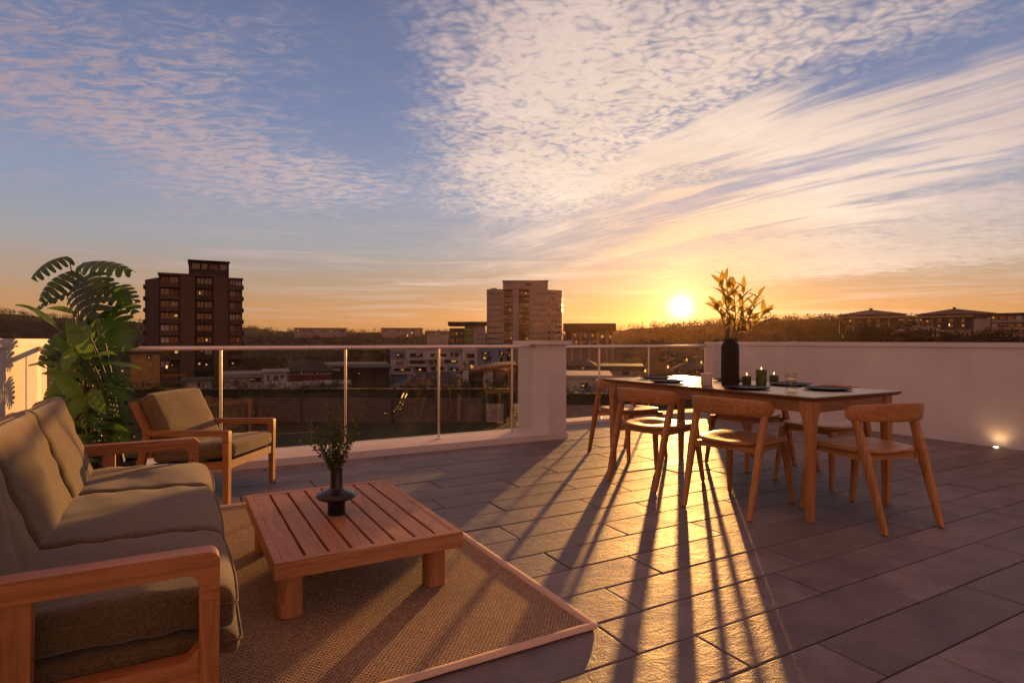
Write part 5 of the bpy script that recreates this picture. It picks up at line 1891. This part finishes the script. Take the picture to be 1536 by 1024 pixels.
simple_house('house', 'low pale flat-roofed house in front of the one with the dull red base', 399, 476, 581, 579, 66, 7, 'bwhite', 'roof_pale', [(425, 431, 584, 588)], True)
simple_house('house', 'white boxy roof-top room behind the low pale flat-roofed house', 458, 524, 577, 575.5, 75, 7, 'bwhite', 'roof_pale', [(492, 497, 580, 584)], True)
simple_house('house', 'long low pale-roofed building behind the leafy sprig', 486, 580, 549, 545.5, 115, 10, 'brick_dark', 'roof_pale', [(500, 510, 552, 556), (520, 530, 552, 556), (545, 555, 552, 556)], True)
simple_house('house', 'dark warehouse under the long pale roof line, left of the white apartments', 520, 584, 552, 550.5, 98, 9, 'brick_dark', 'roof_dk', [(536, 540, 558, 562)], True)
simple_house('house', 'ochre lit house half hidden by the leafy plants, beside the dark brick tower', 196, 240, 528, 520, 118, 9, 'yellow', 'roof_dk', [(220, 227, 533, 538), (230, 236, 533, 538), (221, 227, 545, 550)])
simple_house('house', 'low white house under the dark brick tower, left of the first post', 276, 318, 571, 570, 84, 8, 'bwhite', 'roof_dk', [(296, 306, 574, 580)], True)
simple_house('house', 'white stepped house under the dark brick tower, right of the first post', 336, 396, 566, 560, 86, 8, 'bwhite', 'roof_pale', [(374, 392, 567, 573), (352, 358, 570, 575)], True)
simple_house('house', 'flat white house with small dark windows, right of the white pier', 850, 913, 566, 562.5, 62, 9, 'bwhite', 'bwhite', [(852, 856.5, 575, 582), (871, 882, 574, 582), (893, 898, 574, 581)], True)
simple_house('house', 'brown-roofed house behind the flat white house, right of the white pier', 902, 962, 556, 548.5, 92, 9, 'conc', 'roof_dk', [(908, 914, 558, 562), (934, 944, 557, 562), (950, 957, 557, 562)], True)
simple_house('house', 'small grey house just above the flat white house, by the white pier', 852, 892, 548, 540, 110, 9, 'conc_dk', 'roof_dk', [(856, 863, 550, 554), (872, 882, 550, 554)])
simple_house('house', 'low house with lit windows at the foot of the sunlit wooded slope', 1012, 1064, 553, 545, 118, 8, 'brick_dark', 'roof_dk', [(1018, 1023, 555, 559), (1030, 1036, 555, 559), (1044, 1050, 555, 559), (1055, 1060, 555, 559)])

# long low blocks on the skyline
for (x0, x1, y, d, lab) in ((442, 520, 491.5, 640, 'long low pale block on the skyline, left of the dark skyline trees'), (572, 634, 491.5, 660, 'long low pale block on the skyline, right of the dark skyline trees'), (640, 672, 496, 520, 'small pale block on the skyline beside the flat dark roof of the grey block')):
    b = Bld('long_block', lab, x0, x1, y, d, 20)
    b.blk('wall', x0, x1, y + 2.2, None, M['conc'])
    b.blk('roof', x0 - 0.7, x1 + 0.7, y, y + 2.1, M['roof_pale'], 1.0, 22)
    n = int((x1 - x0) / 9)
    for i in range(n):
        xa = x0 + (x1 - x0) * (i + 0.2) / n
        b.win(xa, xa + 5.5, y + 3.5, y + 6.2, 0.1, 0.12, 0.1)

# pavilions and houses on the right hill
def pavilion(px0, px1, ye, yp, d, lab):
    b = Bld('pavilion', lab, px0, px1, ye, d, 26)
    b.blk('wall', px0 + 10, px1 - 10, ye + 0.5, None, M['conc_dk'], -2, 20)
    pm = (px0 + px1) / 2
    rf = b.hip(px0, px1, ye, yp, M['roof_dk'], 0.5, 0.10)
    b.blk('cupola', pm - 2.6, pm + 2.6, yp - 2.5, yp + 1.5, M['roof_dk'], -11, 3, rf)
    b.blk('lower_roof', px0 - 14, px1 + 14, ye + 3.0, ye + 5.0, M['roof_pale'], 2.0, 24)
    for k in range(5):
        x = px0 + 14 + (px1 - px0 - 28) * k / 5
        b.win(x + 1, x + 7, ye + 7, ye + 12, -1.9, 0.10, 0.12)
        b.win(x + 1, x + 7, ye + 15, ye + 20, -1.9, 0.14, 0.12)
    for x in (px0 + 2, px0 + 24, px1 - 24, px1 - 2):
        b.blk('column', x - 0.8, x + 0.8, ye + 5.1, None, M['conc'], 1.6, 0.7)
pavilion(1256, 1357, 471.5, 463.0, 260, 'left of the two dark hip-roofed pavilions with little cupolas on the right hill')
pavilion(1373, 1490, 470.5, 461.5, 262, 'right of the two dark hip-roofed pavilions with little cupolas on the right hill')
def hill_block():
    b = Bld('apartment_block', 'long flat balconied block on the right hill, cut off by the picture edge', 1458, 1600, 470, 225, 16)
    b.blk('wall', 1484, 1600, 471, None, M['conc_dk'])
    b.blk('wall', 1458, 1483.9, 477, None, M['conc'], 0.8, 14)
    b.blk('roof', 1456, 1602, 469, 470.8, M['roof_dk'], 1.4, 20)
    for y in (480, 491, 502):
        b.blk('balcony', 1485, 1600, y, y + 3.2, M['conc'], 1.6, 1.5)
        for i in range(9):
            b.win(1487 + i * 12.5, 1496 + i * 12.5, y - 6.5, y - 0.5, 0.06, 0.12, 0.12)
hill_block()
simple_house('house', 'small hip-roofed house between the two pavilions and the white wall', 1340, 1418, 497, 488.5, 190, 9, 'conc_dk', 'roof_pale', [(1348, 1356, 500, 505), (1364, 1374, 500, 505), (1386, 1396, 500, 505), (1404, 1411, 500, 505)])
simple_house('house', 'white box house with one small window below the right pavilion', 1416, 1456, 495, 494, 175, 8, 'conc', 'roof_pale', [(1422, 1427, 498, 503), (1438, 1446, 499, 503)], True)
simple_house('house', 'pale house with bright windows below the left pavilion', 1296, 1334, 499, 493, 200, 8, 'conc', 'roof_dk', [(1300, 1305, 501, 505), (1309, 1315, 501, 505), (1320, 1325, 501, 505)])

# bulb string added in the garden for string lights reflected in the railing glass
t = thing('reflection_bulbs', 'string of small glowing bulbs behind the fence, standing in for lights reflected in the glass', 'lights', (*at(600, 33.5), -3.3), -YAW)
bm = bmesh.new()
d0 = 33.5
pts = []
for (px, py) in ((575, 618), (588, 617), (595, 612), (600, 603), (603, 594), (606, 588)):
    pts.append(((px - 600) / FOC * d0, 0, zat(py, d0) + 3.3))
tube(bm, pts, 0.012, 6)
pts2 = [(p[0] + 0.16, 0.1, p[2] - 0.04) for p in pts[2:]]
tube(bm, pts2, 0.012, 6)
tube(bm, [(pts[-1][0], 0.05, 0), (pts[-1][0], 0.05, pts[-1][2] + 0.1)], 0.035, 8)
finish('cable', bm, M['dark_post'], t)
for path in (pts, pts2):
    for a, c in zip(path, path[1:]):
        n = 3 if path is pts and a[0] < -0.2 else 4
        for k in range(n):
            p = Vector(a).lerp(Vector(c), (k + 0.5) / n) + Vector((0, -0.02, -0.05))
            bm = bmesh.new()
            lathe(bm, [(0, -0.035), (0.022, -0.022), (0.03, 0), (0.02, 0.025), (0.012, 0.04), (0, 0.04)], 8, p)
            finish('bulb', bm, M['bulb'], t)
# small lamps along the streets
tl = None
def street_lamp(px, py, d, lab, grp):
    global tl
    x, y = at(px, d)
    z0 = land(x, y) - 0.3
    h = zat(py, d) - z0
    if tl is None:
        tl = thing('street_lamp', lab, 'lamp', (x, y, z0), 0, grp)
        bm = bmesh.new()
        tube(bm, [(0, 0, 0), (0, 0, 1.0)], [0.012, 0.008], 8)
        finish('pole', bm, M['dark_post'], tl)
        bm = bmesh.new()
        lathe(bm, [(0, 0.992), (0.022, 1.0), (0.034, 1.02), (0.03, 1.045), (0.0, 1.055)], 12)
        finish('lantern', bm, M['bulb'], tl)
        tl.scale = (4.5, 4.5, h)
        return
    dup(tl, (x, y, z0), 0, lab, grp, (4.5, 4.5, h))
lamps = [(1316, 500, 165, 'a'), (1322, 503, 165, 'a'), (1331, 502, 168, 'a'), (1338, 501, 168, 'a'), (1377, 505, 150, 'a'), (1400, 507, 150, 'a'), (1424, 489, 210, 'a'), (1264, 506, 180, 'a'), (1282, 505, 180, 'a'),
         (618, 500, 380, 'b'), (636, 501, 360, 'b'), (611, 504, 330, 'b'), (945, 556, 100, 'c'), (968, 558, 95, 'c'), (1002, 552, 105, 'c'), (1030, 541, 130, 'c'), (1052, 545, 120, 'c'), (697, 588, 56, 'd'), (330, 557, 105, 'e'), (250, 552, 100, 'e')]
txt = {'a': ('small glowing street lamp on the slope below the two pavilions', 'lamps below the pavilions'), 'b': ('tiny glowing street lamp on the wooded skyline left of the pale tower', 'lamps on the skyline'),
       'c': ('small glowing lamp among the trees beyond the short railing', 'lamps under the sun'), 'd': ('small glowing lamp at the foot of the garage building', 'lamp by the garage'), 'e': ('small glowing lamp at the foot of the dark brick tower', 'lamps by the brick tower')}
for px, py, d, k in lamps:
    street_lamp(px, py, d, txt[k][0], txt[k][1])
# ------------------------------------------------------------------ evening haze
def build_haze():
    bm = bmesh.new()
    c, w = (260, 430), 950
    box(bm, c[0] - w, c[0] + w, c[1] - w, c[1] + w, -32, 62)
    m = bpy.data.materials.new('haze')
    m.use_nodes = True
    t = NT(m.node_tree)
    v = t.n('ShaderNodeVolumePrincipled', Color=(1.0, 0.62, 0.30), Density=0.000030, Anisotropy=0.78)
    o = t.n('ShaderNodeOutputMaterial')
    t.set(o.inputs['Volume'], v)
    struct(finish('haze', bm, m, None, False), 'stuff')
build_haze()
